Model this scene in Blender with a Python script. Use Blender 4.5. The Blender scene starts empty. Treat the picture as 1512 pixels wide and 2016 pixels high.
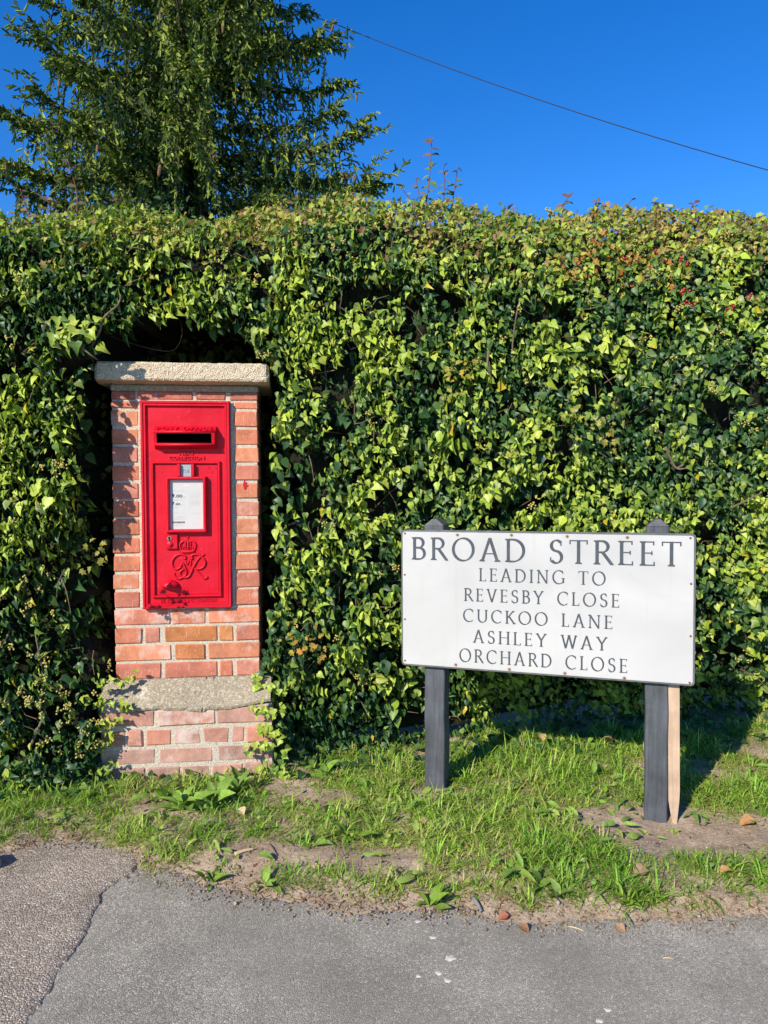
import bpy, bmesh, math, random
import numpy as np
from mathutils import Vector, Matrix

random.seed(7)
RNG = np.random.default_rng(11)
SC = bpy.context.scene
COL = SC.collection
R = math.radians

# ------------------------------------------------------------------ camera
CAM_H = 1.22
cam_d = bpy.data.cameras.new('camera')
cam = bpy.data.objects.new('camera', cam_d)
COL.objects.link(cam)
cam_d.sensor_fit = 'VERTICAL'
cam_d.sensor_height = 36.0
cam_d.lens = 26.0
cam_d.clip_start = 0.05
cam_d.clip_end = 2000
CAM_M = Matrix.Rotation(R(90 - 1.89), 4, 'X') @ Matrix.Rotation(R(-0.25), 4, 'Z')
cam.matrix_world = Matrix.Translation((0, 0, CAM_H)) @ CAM_M
SC.camera = cam

# ------------------------------------------------------------------ light
SUN_AZ = 35.0      # light travels towards +X by this angle from +Y
SUN_EL = 31.0
ld = Vector((math.sin(R(SUN_AZ)) * math.cos(R(SUN_EL)), math.cos(R(SUN_AZ)) * math.cos(R(SUN_EL)), -math.sin(R(SUN_EL))))
sun_d = bpy.data.lights.new('sun', 'SUN')
sun_d.energy = 5.0
sun_d.angle = R(0.53)
sun_d.color = (1.0, 0.91, 0.75)
sun = bpy.data.objects.new('sun', sun_d)
COL.objects.link(sun)
sun.rotation_euler = ld.to_track_quat('-Z', 'Y').to_euler()
sun.location = (-6, -8, 9)

world = bpy.data.worlds.new('World')
SC.world = world
world.use_nodes = True
wn = world.node_tree
wn.nodes.clear()
sky = wn.nodes.new('ShaderNodeTexSky')
sky.sky_type = 'NISHITA'
sky.sun_disc = False
sky.sun_elevation = R(SUN_EL)
sky.sun_rotation = R(180 + SUN_AZ)
sky.altitude = 0
sky.air_density = 1.0
sky.dust_density = 0.0
sky.ozone_density = 5.0
hs = wn.nodes.new('ShaderNodeHueSaturation')
hs.inputs['Saturation'].default_value = 1.3
hs.inputs['Hue'].default_value = 0.511
bg = wn.nodes.new('ShaderNodeBackground')
bg.inputs['Strength'].default_value = 0.15
wo = wn.nodes.new('ShaderNodeOutputWorld')
wn.links.new(sky.outputs[0], hs.inputs['Color'])
wn.links.new(hs.outputs[0], bg.inputs['Color'])
wn.links.new(bg.outputs[0], wo.inputs['Surface'])

SC.view_settings.view_transform = 'Standard'
SC.view_settings.look = 'None'
SC.view_settings.exposure = 0.46
SC.view_settings.gamma = 1.0
SC.view_settings.use_curve_mapping = False
SC.render.engine = 'CYCLES'
SC.cycles.max_bounces = 6
SC.cycles.transparent_max_bounces = 6


# ------------------------------------------------------------------ helpers
def ground_point(px, py, z=0.03):
    """a point of the ground measured in the photograph (1512 x 2016)"""
    r = CAM_M.to_3x3() @ Vector(((px - 756) / 1456, -(py - 1008) / 1456, -1))
    t = (z - CAM_H) / r.z
    return Vector((r.x * t, r.y * t, z))


def at_depth(px, py, Y):
    r = CAM_M.to_3x3() @ Vector(((px - 756) / 1456, -(py - 1008) / 1456, -1))
    t = Y / r.y
    return Vector((r.x * t, Y, CAM_H + r.z * t))


def hash3(ix, iy, iz, seed):
    n = (ix * 374761393 + iy * 668265263 + iz * 2147483647 + seed * 974634777) & 0xFFFFFFFF
    n = ((n ^ (n >> 13)) * 1274126177) & 0xFFFFFFFF
    n = n ^ (n >> 16)
    return (n & 0xFFFFFF) / float(0xFFFFFF)


def vnoise(x, y, z=0.0, seed=0):
    """value noise in -1..1, vectorised"""
    x = np.asarray(x, float); y = np.asarray(y, float); z = np.asarray(z, float) + np.zeros_like(x)
    xi = np.floor(x).astype(np.int64); yi = np.floor(y).astype(np.int64); zi = np.floor(z).astype(np.int64)
    fx = x - xi; fy = y - yi; fz = z - zi
    fx = fx * fx * (3 - 2 * fx); fy = fy * fy * (3 - 2 * fy); fz = fz * fz * (3 - 2 * fz)
    def h(a, b, c): return hash3(xi + a, yi + b, zi + c, seed)
    r = 0
    for a, wa in ((0, 1 - fx), (1, fx)):
        for b, wb in ((0, 1 - fy), (1, fy)):
            for c, wc in ((0, 1 - fz), (1, fz)):
                r = r + h(a, b, c) * wa * wb * wc
    return r * 2 - 1


def tag(o, label=None, cat=None, group=None, kind=None):
    if label: o['label'] = label
    if cat: o['category'] = cat
    if group: o['group'] = group
    if kind: o['kind'] = kind
    return o


def empty(name, loc=(0, 0, 0), rz=0.0):
    o = bpy.data.objects.new(name, None)
    COL.objects.link(o)
    o.location = loc
    o.rotation_euler = (0, 0, rz)
    o.empty_display_size = 0.1
    return o


def link_mesh(name, me, mat=None, parent=None, smooth=False):
    o = bpy.data.objects.new(name, me)
    COL.objects.link(o)
    if mat is not None and not me.materials:
        me.materials.append(mat)
    if parent is not None:
        o.parent = parent
    if smooth:
        me.polygons.foreach_set('use_smooth', np.ones(len(me.polygons), bool))
    return o


class MB:
    """collects simple shapes and links them as one mesh object"""
    def __init__(s):
        s.v = []; s.f = []

    def add(s, vs, fs):
        b = len(s.v)
        s.v += [tuple(p) for p in vs]
        s.f += [tuple(i + b for i in f) for f in fs]
        return s

    def box(s, x0, x1, y0, y1, z0, z1):
        return s.add([(x0, y0, z0), (x1, y0, z0), (x1, y1, z0), (x0, y1, z0), (x0, y0, z1), (x1, y0, z1), (x1, y1, z1), (x0, y1, z1)],
                     [(0, 3, 2, 1), (4, 5, 6, 7), (0, 1, 5, 4), (1, 2, 6, 5), (2, 3, 7, 6), (3, 0, 4, 7)])

    def bevel_box(s, x0, x1, y0, y1, z0, z1, b=0.004, jit=0.0):
        if jit:
            j = lambda: random.uniform(-jit, jit)
        else:
            j = lambda: 0.0
        vs = []; idx = {}
        X = (x0, x1); Y = (y0, y1); Z = (z0, z1)
        for i in (0, 1):
            for k in (0, 1):
                for l in (0, 1):
                    c = (X[i], Y[k], Z[l])
                    sx = b if i == 0 else -b; sy = b if k == 0 else -b; sz = b if l == 0 else -b
                    jx, jy, jz = j(), j(), j()
                    for ax in range(3):
                        p = [c[0] + sx + jx, c[1] + sy + jy, c[2] + sz + jz]
                        p[ax] = c[ax] + (jx, jy, jz)[ax]
                        idx[(i, k, l, ax)] = len(vs); vs.append(p)
        g = lambda i, k, l, a: idx[(i, k, l, a)]
        fs = []
        for i in (0, 1):
            q = [g(i, 0, 0, 0), g(i, 1, 0, 0), g(i, 1, 1, 0), g(i, 0, 1, 0)]
            fs.append(q if i else q[::-1])
            q = [g(0, i, 0, 1), g(1, i, 0, 1), g(1, i, 1, 1), g(0, i, 1, 1)]
            fs.append(q[::-1] if i else q)
            q = [g(0, 0, i, 2), g(1, 0, i, 2), g(1, 1, i, 2), g(0, 1, i, 2)]
            fs.append(q if i else q[::-1])
        for a in (0, 1):
            for c in (0, 1):
                q = [g(a, c, 0, 0), g(a, c, 1, 0), g(a, c, 1, 1), g(a, c, 0, 1)]
                fs.append(q if a == c else q[::-1])
                q = [g(a, 0, c, 0), g(a, 0, c, 2), g(a, 1, c, 2), g(a, 1, c, 0)]
                fs.append(q if a == c else q[::-1])
                q = [g(0, a, c, 1), g(1, a, c, 1), g(1, a, c, 2), g(0, a, c, 2)]
                fs.append(q if a == c else q[::-1])
        for i in (0, 1):
            for k in (0, 1):
                for l in (0, 1):
                    t = [g(i, k, l, 0), g(i, k, l, 1), g(i, k, l, 2)]
                    fs.append(t if (i + k + l) % 2 else t[::-1])
        return s.add(vs, fs)

    def tube(s, pts, rad, n=8, caps=True):
        pts = [Vector(p) for p in pts]
        if not hasattr(rad, '__len__'): rad = [rad] * len(pts)
        vs = []; fs = []
        up = None
        for i, p in enumerate(pts):
            d = (pts[min(i + 1, len(pts) - 1)] - pts[max(i - 1, 0)]).normalized()
            if up is None:
                up = Vector((0, 0, 1)) if abs(d.z) < 0.9 else Vector((1, 0, 0))
            a = d.cross(up)
            if a.length < 1e-6: a = d.orthogonal()
            a.normalize(); b = a.cross(d).normalized(); up = b
            for k in range(n):
                t = 2 * math.pi * k / n
                vs.append(p + (a * math.cos(t) + b * math.sin(t)) * rad[i])
        for i in range(len(pts) - 1):
            for k in range(n):
                k2 = (k + 1) % n
                fs.append((i * n + k, i * n + k2, (i + 1) * n + k2, (i + 1) * n + k))
        if caps:
            fs.append(tuple(range(n - 1, -1, -1)))
            fs.append(tuple((len(pts) - 1) * n + k for k in range(n)))
        return s.add(vs, fs)

    def ball(s, c, rx, ry=None, rz=None, nu=12, nv=7):
        ry = ry or rx; rz = rz or rx
        vs = [(c[0], c[1], c[2] + rz)]; fs = []
        for i in range(1, nv):
            ph = math.pi * i / nv
            for k in range(nu):
                t = 2 * math.pi * k / nu
                vs.append((c[0] + rx * math.sin(ph) * math.cos(t), c[1] + ry * math.sin(ph) * math.sin(t), c[2] + rz * math.cos(ph)))
        vs.append((c[0], c[1], c[2] - rz))
        for k in range(nu):
            fs.append((0, 1 + k, 1 + (k + 1) % nu))
            for i in range(nv - 2):
                a = 1 + i * nu
                fs.append((a + k, a + nu + k, a + nu + (k + 1) % nu, a + (k + 1) % nu))
            a = 1 + (nv - 2) * nu
            fs.append((a + k, len(vs) - 1, a + (k + 1) % nu))
        return s.add(vs, fs)

    def ring_frame(s, x0, x1, z0, z1, prof):
        """mitred rectangular frame; prof = list of (inset, y) from outside to inside"""
        vs = []; fs = []
        for (d, y) in prof:
            vs += [(x0 + d, y, z0 + d), (x1 - d, y, z0 + d), (x1 - d, y, z1 - d), (x0 + d, y, z1 - d)]
        for i in range(len(prof) - 1):
            for k in range(4):
                k2 = (k + 1) % 4
                fs.append((i * 4 + k, i * 4 + k2, i * 4 + 4 + k2, i * 4 + 4 + k))
        return s.add(vs, fs)

    def disc_solid(s, cx, cz, r, y0, y1, n=16, dome=0.0):
        """short cylinder along local y (front at y1, y1 < y0)"""
        vs = []; fs = []
        for y, q in ((y0, 1), (y1, 1), (y1 - dome, 0.55)):
            for k in range(n):
                t = 2 * math.pi * k / n
                vs.append((cx + r * q * math.cos(t), y, cz + r * q * math.sin(t)))
        for i in range(2):
            for k in range(n):
                k2 = (k + 1) % n
                fs.append((i * n + k, i * n + k2, (i + 1) * n + k2, (i + 1) * n + k))
        fs.append(tuple(2 * n + k for k in range(n)))
        return s.add(vs, fs)

    def mesh(s, name):
        me = bpy.data.meshes.new(name)
        me.from_pydata(s.v, [], s.f)
        return me

    def build(s, name, mat, parent=None, smooth=False, fix=True):
        me = s.mesh(name)
        if fix:
            bm = bmesh.new(); bm.from_mesh(me)
            bmesh.ops.recalc_face_normals(bm, faces=bm.faces)
            bm.to_mesh(me); bm.free()
        return link_mesh(name, me, mat, parent, smooth)


def np_mesh(name, V, F, col=None, smooth=True):
    """V (n,3), F (m,3) ints, col (n,3)"""
    me = bpy.data.meshes.new(name)
    n, m = len(V), len(F)
    k = F.shape[1]
    me.vertices.add(n)
    me.vertices.foreach_set('co', np.ascontiguousarray(V, np.float32).ravel())
    me.loops.add(m * k)
    me.loops.foreach_set('vertex_index', np.ascontiguousarray(F, np.int32).ravel())
    me.polygons.add(m)
    me.polygons.foreach_set('loop_start', np.arange(0, m * k, k, dtype=np.int32))
    me.polygons.foreach_set('loop_total', np.full(m, k, np.int32))
    if smooth:
        me.polygons.foreach_set('use_smooth', np.ones(m, bool))
    if col is not None:
        at = me.color_attributes.new('col', 'FLOAT_COLOR', 'POINT')
        c4 = np.ones((n, 4), np.float32); c4[:, :3] = col
        at.data.foreach_set('color', c4.ravel())
    me.update(calc_edges=True)
    return me


def unit(a):
    return a / np.maximum(np.linalg.norm(a, axis=-1, keepdims=True), 1e-9)


def scatter(name, tmpl, pos, nrm, tip, size, col, mat, parent=None, smooth=True, colvar=None, bend=None):
    """place the template leaf (verts T, tris F; x across, y to the tip, z normal) at every pos"""
    T, F = tmpl
    N = len(pos); k = len(T)
    n = unit(nrm)
    y = tip - n * np.sum(tip * n, axis=1, keepdims=True)
    y = unit(y)
    x = np.cross(y, n)
    S = np.asarray(size)
    if S.ndim == 1: S = np.stack([S, S, S], 1)
    Tz = np.repeat(T[None], N, 0).copy()
    if bend is not None:
        Tz[:, :, 2] += -bend[:, None] * Tz[:, :, 1] ** 2
    Tz *= S[:, None, :]
    V = pos[:, None, :] + Tz[:, :, 0:1] * x[:, None] + Tz[:, :, 1:2] * y[:, None] + Tz[:, :, 2:3] * n[:, None]
    FF = (F[None] + (np.arange(N) * k)[:, None, None]).reshape(-1, F.shape[1])
    C = np.repeat(col[:, None, :], k, 1)
    if colvar is not None: C = C * colvar[None, :, None]
    me = np_mesh(name, V.reshape(-1, 3), FF, C.reshape(-1, 3), smooth)
    return link_mesh(name, me, mat, parent)


# ------------------------------------------------------------------ materials
class NT:
    def __init__(s, name):
        s.m = bpy.data.materials.new(name); s.m.use_nodes = True
        s.t = s.m.node_tree; s.t.nodes.clear()
        s.out = s.n('ShaderNodeOutputMaterial')

    def n(s, typ, **kw):
        nd = s.t.nodes.new(typ)
        for k, v in kw.items():
            if k.startswith('i_'):
                nm = k[2:].replace('_', ' ')
                if nm.isdigit(): nd.inputs[int(nm)].default_value = v
                else: nd.inputs[nm].default_value = v
            else: setattr(nd, k, v)
        return nd

    def l(s, a, b): s.t.links.new(a, b)

    def coords(s, which='Object'):
        return s.n('ShaderNodeTexCoord').outputs[which]

    def noise(s, scale, detail=4, rough=0.55, co=None, dist=0.0):
        nd = s.n('ShaderNodeTexNoise'); nd.inputs['Scale'].default_value = scale
        nd.inputs['Detail'].default_value = detail; nd.inputs['Roughness'].default_value = rough
        nd.inputs['Distortion'].default_value = dist
        if co is not None: s.l(co, nd.inputs['Vector'])
        return nd.outputs[0]

    def ramp(s, fac, stops, interp='LINEAR'):
        nd = s.n('ShaderNodeValToRGB'); nd.color_ramp.interpolation = interp
        e = nd.color_ramp.elements
        while len(e) < len(stops): e.new(0.5)
        for i, (p, c) in enumerate(stops):
            e[i].position = p
            e[i].color = (c[0], c[1], c[2], 1) if hasattr(c, '__len__') else (c, c, c, 1)
        s.l(fac, nd.inputs[0]); return nd.outputs[0]

    def mix(s, fac, a, b, mode='MIX'):
        nd = s.n('ShaderNodeMix'); nd.data_type = 'RGBA'; nd.blend_type = mode
        for inp, v in ((nd.inputs[0], fac), (nd.inputs[6], a), (nd.inputs[7], b)):
            if isinstance(v, (int, float)): inp.default_value = v
            elif isinstance(v, tuple): inp.default_value = (v[0], v[1], v[2], 1)
            else: s.l(v, inp)
        return nd.outputs[2]

    def math(s, op, a, b=0.0):
        nd = s.n('ShaderNodeMath'); nd.operation = op
        for inp, v in ((nd.inputs[0], a), (nd.inputs[1], b)):
            if isinstance(v, (int, float)): inp.default_value = v
            else: s.l(v, inp)
        return nd.outputs[0]

    def bump(s, h, strength, dist, prev=None):
        nd = s.n('ShaderNodeBump'); nd.inputs['Strength'].default_value = strength; nd.inputs['Distance'].default_value = dist
        s.l(h, nd.inputs['Height'])
        if prev is not None: s.l(prev, nd.inputs['Normal'])
        return nd.outputs[0]

    def bsdf(s, col, rough=0.6, normal=None, spec=0.5, metal=0.0):
        b = s.n('ShaderNodeBsdfPrincipled')
        if isinstance(col, tuple): b.inputs['Base Color'].default_value = (col[0], col[1], col[2], 1)
        else: s.l(col, b.inputs['Base Color'])
        if isinstance(rough, (int, float)): b.inputs['Roughness'].default_value = rough
        else: s.l(rough, b.inputs['Roughness'])
        b.inputs['Specular IOR Level'].default_value = spec
        b.inputs['Metallic'].default_value = metal
        if normal is not None: s.l(normal, b.inputs['Normal'])
        s.l(b.outputs[0], s.out.inputs['Surface'])
        return b


def leaf_mat(name, rough=0.38, spec=0.5, trans=0.3, src='col', tr_tint=(1.25, 1.3, 0.5)):
    t = NT(name)
    if src == 'col':
        a = t.n('ShaderNodeAttribute', attribute_name='col').outputs['Color']
    else:
        a = t.n('ShaderNodeObjectInfo').outputs['Color']
    co = t.coords('Generated') if src == 'obj' else t.n('ShaderNodeNewGeometry').outputs['Position']
    nz = t.noise(90 if src == 'col' else 5, 2, 0.6, co)
    c = t.mix(1.0, a, t.ramp(nz, [(0.3, 0.78), (0.7, 1.2)]), 'MULTIPLY')
    b = t.bsdf(c, rough, None, spec)
    tr = t.n('ShaderNodeBsdfTranslucent')
    t.l(t.mix(1.0, c, tr_tint, 'MULTIPLY'), tr.inputs['Color'])
    mx = t.n('ShaderNodeMixShader'); mx.inputs[0].default_value = trans
    t.l(b.outputs[0], mx.inputs[1]); t.l(tr.outputs[0], mx.inputs[2])
    t.l(mx.outputs[0], t.out.inputs['Surface'])
    return t.m


M = {}
M['ivy'] = leaf_mat('ivy_leaf', 0.43, 0.36, 0.24)
M['ivy_obj'] = leaf_mat('ivy_leaf_single', 0.43, 0.36, 0.24, 'obj')
M['dull_leaf'] = leaf_mat('dull_leaf', 0.6, 0.3, 0.25)
M['dull_obj'] = leaf_mat('dull_leaf_single', 0.6, 0.3, 0.2, 'obj', (1.1, 1.0, 0.7))
M['grass'] = leaf_mat('grass_blade', 0.5, 0.35, 0.3)
M['needle'] = leaf_mat('spruce_needle', 0.55, 0.3, 0.12)


def simple(name, col, rough=0.6, spec=0.5, nscale=30, namp=0.25, bscale=80, bstr=0.3, bdist=0.003, metal=0.0):
    t = NT(name); co = t.coords()
    nz = t.noise(nscale, 4, 0.6, co)
    c = t.mix(1.0, col, t.ramp(nz, [(0.25, 1 - namp), (0.75, 1 + namp)]), 'MULTIPLY')
    nm = t.bump(t.noise(bscale, 4, 0.6, co), bstr, bdist)
    t.bsdf(c, rough, nm, spec, metal)
    return t.m


def mat_red():
    t = NT('red_gloss_paint'); co = t.coords()
    n1 = t.noise(9, 5, 0.6, co)
    c = t.mix(t.ramp(n1, [(0.35, 0.0), (0.75, 1.0)]), (0.50, 0.003, 0.014), (0.62, 0.006, 0.028))
    n3 = t.noise(55, 3, 0.7, co)
    c = t.mix(t.ramp(n3, [(0.66, 0.0), (0.78, 0.5)]), c, (0.75, 0.12, 0.14))
    n5 = t.noise(4.0, 5, 0.7, co)
    c = t.mix(t.ramp(n5, [(0.48, 0.0), (0.72, 0.40)]), c, (0.42, 0.012, 0.022))
    nm = t.bump(t.noise(22, 4, 0.55, co), 0.5, 0.004)
    nm = t.bump(t.noise(160, 3, 0.6, co), 0.35, 0.0012, nm)
    t.bsdf(c, t.ramp(n1, [(0.3, 0.36), (0.7, 0.55)]), nm, 0.25)
    return t.m


def mat_brick():
    t = NT('brick'); co = t.coords(); oi = t.n('ShaderNodeObjectInfo')
    base = oi.outputs['Color']
    add = t.n('ShaderNodeVectorMath', operation='ADD')
    cmb = t.n('ShaderNodeCombineXYZ')
    t.l(t.math('MULTIPLY', oi.outputs['Random'], 37.0), cmb.inputs[0]); t.l(t.math('MULTIPLY', oi.outputs['Random'], 91.0), cmb.inputs[1])
    t.l(co, add.inputs[0]); t.l(cmb.outputs[0], add.inputs[1])
    v = add.outputs[0]
    n1 = t.noise(14, 5, 0.62, v)
    c = t.mix(1.0, base, t.ramp(n1, [(0.25, 0.62), (0.75, 1.32)]), 'MULTIPLY')
    # creases of the pressed clay: short diagonal pale scratches
    mp = t.n('ShaderNodeMapping'); mp.inputs['Rotation'].default_value = (0, R(55), 0); mp.inputs['Scale'].default_value = (60, 20, 9)
    t.l(v, mp.inputs[0])
    sc = t.noise(2.2, 3, 0.6, mp.outputs[0], 0.6)
    c = t.mix(t.ramp(sc, [(0.60, 0.0), (0.70, 0.55)]), c, (0.62, 0.42, 0.32))
    # lime bloom, strength in the alpha of the object colour
    n2 = t.noise(10, 6, 0.68, v)
    thr = t.math('ADD', n2, t.math('MULTIPLY', t.math('SUBTRACT', oi.outputs['Alpha'], 1.0), -0.5))
    c = t.mix(t.ramp(thr, [(0.60, 0.0), (0.76, 0.75)]), c, (0.62, 0.52, 0.46))
    n4 = t.noise(120, 2, 0.5, v)
    c = t.mix(t.ramp(n4, [(0.62, 0.0), (0.72, 0.5)]), c, (0.5, 0.4, 0.33))
    nm = t.bump(t.noise(45, 5, 0.7, v), 0.6, 0.004)
    nm = t.bump(sc, 0.35, 0.003, nm)
    t.bsdf(c, 0.85, nm, 0.2)
    return t.m


def mat_stony(name, a, b, light, dark, scale=160, bstr=0.8, bdist=0.004, blot=None):
    t = NT(name); co = t.coords()
    vo = t.n('ShaderNodeTexVoronoi'); vo.inputs['Scale'].default_value = scale; t.l(co, vo.inputs['Vector'])
    n1 = t.noise(12, 5, 0.6, co)
    c = t.mix(n1, a, b)
    rnd = t.n('ShaderNodeSeparateColor'); t.l(vo.outputs['Color'], rnd.inputs[0])
    c = t.mix(t.ramp(rnd.outputs[0], [(0.72, 0.0), (0.85, 0.8)]), c, light)
    c = t.mix(t.ramp(rnd.outputs[1], [(0.82, 0.0), (0.9, 0.7)]), c, dark)
    if blot is not None:
        nb = t.noise(blot[0], 6, 0.7, co)
        c = t.mix(t.ramp(nb, [(blot[1], 0.0), (blot[1] + 0.06, 0.85)]), c, blot[2])
    nm = t.bump(vo.outputs['Distance'], bstr, bdist)
    nm = t.bump(t.noise(60, 5, 0.7, co), 0.4, 0.004, nm)
    t.bsdf(c, 0.9, nm, 0.15)
    return t.m


def mat_asphalt(name, ca, cb, stone_a, stone_b, scale, expose=0.5, bdist=0.006):
    t = NT(name); co = t.coords()
    wob = t.n('ShaderNodeVectorMath', operation='SCALE'); wob.inputs['Scale'].default_value = 0.004
    nzc = t.n('ShaderNodeTexNoise'); nzc.inputs['Scale'].default_value = 120; t.l(co, nzc.inputs['Vector']); t.l(nzc.outputs['Color'], wob.inputs[0])
    ad = t.n('ShaderNodeVectorMath', operation='ADD'); t.l(co, ad.inputs[0]); t.l(wob.outputs[0], ad.inputs[1])
    v = ad.outputs[0]
    vo = t.n('ShaderNodeTexVoronoi'); vo.inputs['Scale'].default_value = scale; t.l(v, vo.inputs['Vector'])
    ve = t.n('ShaderNodeTexVoronoi'); ve.feature = 'DISTANCE_TO_EDGE'; ve.inputs['Scale'].default_value = scale; t.l(v, ve.inputs['Vector'])
    big = t.noise(1.6, 6, 0.62, co)
    mid = t.noise(8, 5, 0.65, co)
    c = t.mix(t.ramp(mid, [(0.3, 0.0), (0.7, 1.0)]), ca, cb)
    sep = t.n('ShaderNodeSeparateColor'); t.l(vo.outputs['Color'], sep.inputs[0])
    st = t.mix(sep.outputs[0], stone_a, stone_b)
    worn = t.ramp(t.math('ADD', big, t.math('MULTIPLY', sep.outputs[1], 0.45)), [(0.55 + 0.25 * (1 - expose), 0.0), (0.80 + 0.25 * (1 - expose), 1.0)])
    c = t.mix(worn, c, st)
    c = t.mix(1.0, c, t.ramp(sep.outputs[2], [(0.0, 0.82), (1.0, 1.17)]), 'MULTIPLY')
    c = t.mix(t.ramp(sep.outputs[2], [(0.93, 0.0), (0.97, 0.6)]), c, stone_b)
    crev = t.ramp(ve.outputs['Distance'], [(0.02, 0.6), (0.14, 0.0)])
    c = t.mix(crev, c, (0.075, 0.065, 0.055))
    c = t.mix(1.0, c, t.ramp(t.noise(3.2, 4, 0.6, co), [(0.3, 0.84), (0.7, 1.14)]), 'MULTIPLY')
    top = t.ramp(ve.outputs['Distance'], [(0.0, 0.0), (0.22, 1.0)])
    h = t.math('ADD', top, t.math('MULTIPLY', sep.outputs[1], 0.8))
    nm = t.bump(t.noise(4, 3, 0.5, co), 0.12, 0.012)
    nm = t.bump(h, 0.55, bdist, nm)
    nm = t.bump(t.noise(260, 3, 0.7, co), 0.5, 0.002, nm)
    t.bsdf(c, 0.9, nm, 0.15)
    return t.m


def mat_soil():
    t = NT('soil'); co = t.coords()
    n1 = t.noise(6, 5, 0.65, co); n2 = t.noise(60, 5, 0.7, co)
    c = t.mix(t.ramp(n1, [(0.3, 0.0), (0.7, 1.0)]), (0.29, 0.21, 0.145), (0.46, 0.36, 0.26))
    c = t.mix(1.0, c, t.ramp(n2, [(0.25, 0.6), (0.75, 1.35)]), 'MULTIPLY')
    vo = t.n('ShaderNodeTexVoronoi'); vo.inputs['Scale'].default_value = 90; t.l(co, vo.inputs['Vector'])
    nm = t.bump(t.noise(140, 4, 0.75, co), 0.9, 0.006)
    nm = t.bump(vo.outputs['Distance'], 0.4, 0.004, nm)
    t.bsdf(c, 0.95, nm, 0.1)
    return t.m


def mat_wood(name, ca, cb, rough=0.8, grain=60, bstr=0.5):
    t = NT(name); co = t.coords()
    mp = t.n('ShaderNodeMapping'); mp.inputs['Scale'].default_value = (grain, grain, 3.5); t.l(co, mp.inputs[0])
    g = t.noise(1.0, 6, 0.65, mp.outputs[0], 0.4)
    c = t.mix(t.ramp(g, [(0.3, 0.0), (0.7, 1.0)]), ca, cb)
    n = t.noise(8, 4, 0.6, co)
    c = t.mix(1.0, c, t.ramp(n, [(0.3, 0.75), (0.7, 1.25)]), 'MULTIPLY')
    nm = t.bump(g, bstr, 0.004)
    nm = t.bump(t.noise(35, 5, 0.65, co), 0.4, 0.004, nm)
    t.bsdf(c, rough, nm, 0.4)
    return t.m


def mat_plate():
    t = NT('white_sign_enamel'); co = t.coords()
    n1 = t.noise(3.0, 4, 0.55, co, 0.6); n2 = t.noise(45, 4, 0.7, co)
    c = t.mix(t.ramp(n1, [(0.35, 0.0), (0.70, 1.0)]), (0.475, 0.472, 0.468), (0.40, 0.40, 0.40))  # soft grey clouding painted in for uneven reflected light on the plate
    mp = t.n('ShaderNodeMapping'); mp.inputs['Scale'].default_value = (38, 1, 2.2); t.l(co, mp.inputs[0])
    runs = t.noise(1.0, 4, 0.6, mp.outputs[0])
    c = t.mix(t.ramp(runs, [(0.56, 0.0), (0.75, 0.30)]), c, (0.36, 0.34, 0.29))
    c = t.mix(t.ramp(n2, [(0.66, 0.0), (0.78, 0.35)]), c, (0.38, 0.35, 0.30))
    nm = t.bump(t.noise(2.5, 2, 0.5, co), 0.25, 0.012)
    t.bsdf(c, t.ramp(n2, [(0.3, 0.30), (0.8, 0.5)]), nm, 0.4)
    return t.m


M['red'] = mat_red()
M['brick'] = mat_brick()
M['mortar'] = mat_stony('mortar', (0.47, 0.41, 0.32), (0.58, 0.51, 0.41), (0.66, 0.60, 0.50), (0.25, 0.21, 0.17), 260, 0.7, 0.003)
M['cap'] = mat_stony('cast_stone', (0.52, 0.43, 0.30), (0.60, 0.50, 0.36), (0.70, 0.61, 0.48), (0.32, 0.22, 0.14), 190, 0.9, 0.005, (5, 0.70, (0.25, 0.23, 0.2)))
M['ledge'] = mat_stony('cement_ledge', (0.25, 0.21, 0.145), (0.34, 0.29, 0.21), (0.48, 0.43, 0.34), (0.17, 0.15, 0.11), 210, 0.35, 0.002, (9, 0.60, (0.58, 0.53, 0.46)))
M['pavement'] = mat_asphalt('asphalt', (0.33, 0.305, 0.250), (0.39, 0.362, 0.298), (0.375, 0.34, 0.275), (0.54, 0.49, 0.41), 200, 0.5, 0.0024)
M['old_tarmac'] = mat_asphalt('old_tarmac', (0.30, 0.252, 0.196), (0.39, 0.33, 0.262), (0.35, 0.28, 0.21), (0.60, 0.515, 0.42), 120, 1.15, 0.006)
M['soil'] = mat_soil()
M['lawn'] = simple('lawn_green', (0.06, 0.11, 0.025), 0.9, 0.2, 3, 0.3, 30, 0.6, 0.03)
M['core'] = simple('hedge_dark_backing', (0.022, 0.022, 0.013), 0.95, 0.1, 20, 0.5, 40, 1.0, 0.03)  # near-black backing that blocks light behind the hedge leaves
M['twig'] = simple('twig_bark', (0.16, 0.115, 0.08), 0.85, 0.2, 40, 0.35, 90, 0.5, 0.002)
M['bark'] = simple('spruce_bark', (0.11, 0.085, 0.065), 0.9, 0.2, 12, 0.4, 25, 0.9, 0.02)
M['redstem'] = simple('reddish_stem', (0.16, 0.06, 0.05), 0.6, 0.3, 40, 0.3)
M['umbel'] = simple('ivy_flower_bud', (0.40, 0.35, 0.10), 0.7, 0.2, 60, 0.3)
M['berry'] = simple('red_berry', (0.30, 0.012, 0.015), 0.3, 0.5, 40, 0.2)
M['cone'] = simple('spruce_cone', (0.17, 0.095, 0.05), 0.7, 0.3, 60, 0.4, 70, 1.0, 0.01)
M['wire'] = simple('black_cable', (0.02, 0.02, 0.022), 0.6, 0.3)
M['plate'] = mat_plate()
M['letter'] = simple('black_letter_paint', (0.055, 0.065, 0.08), 0.35, 0.5, 25, 0.35, 60, 0.2, 0.001)
M['border'] = simple('grey_border_paint', (0.10, 0.105, 0.11), 0.4, 0.5, 25, 0.35)
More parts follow.
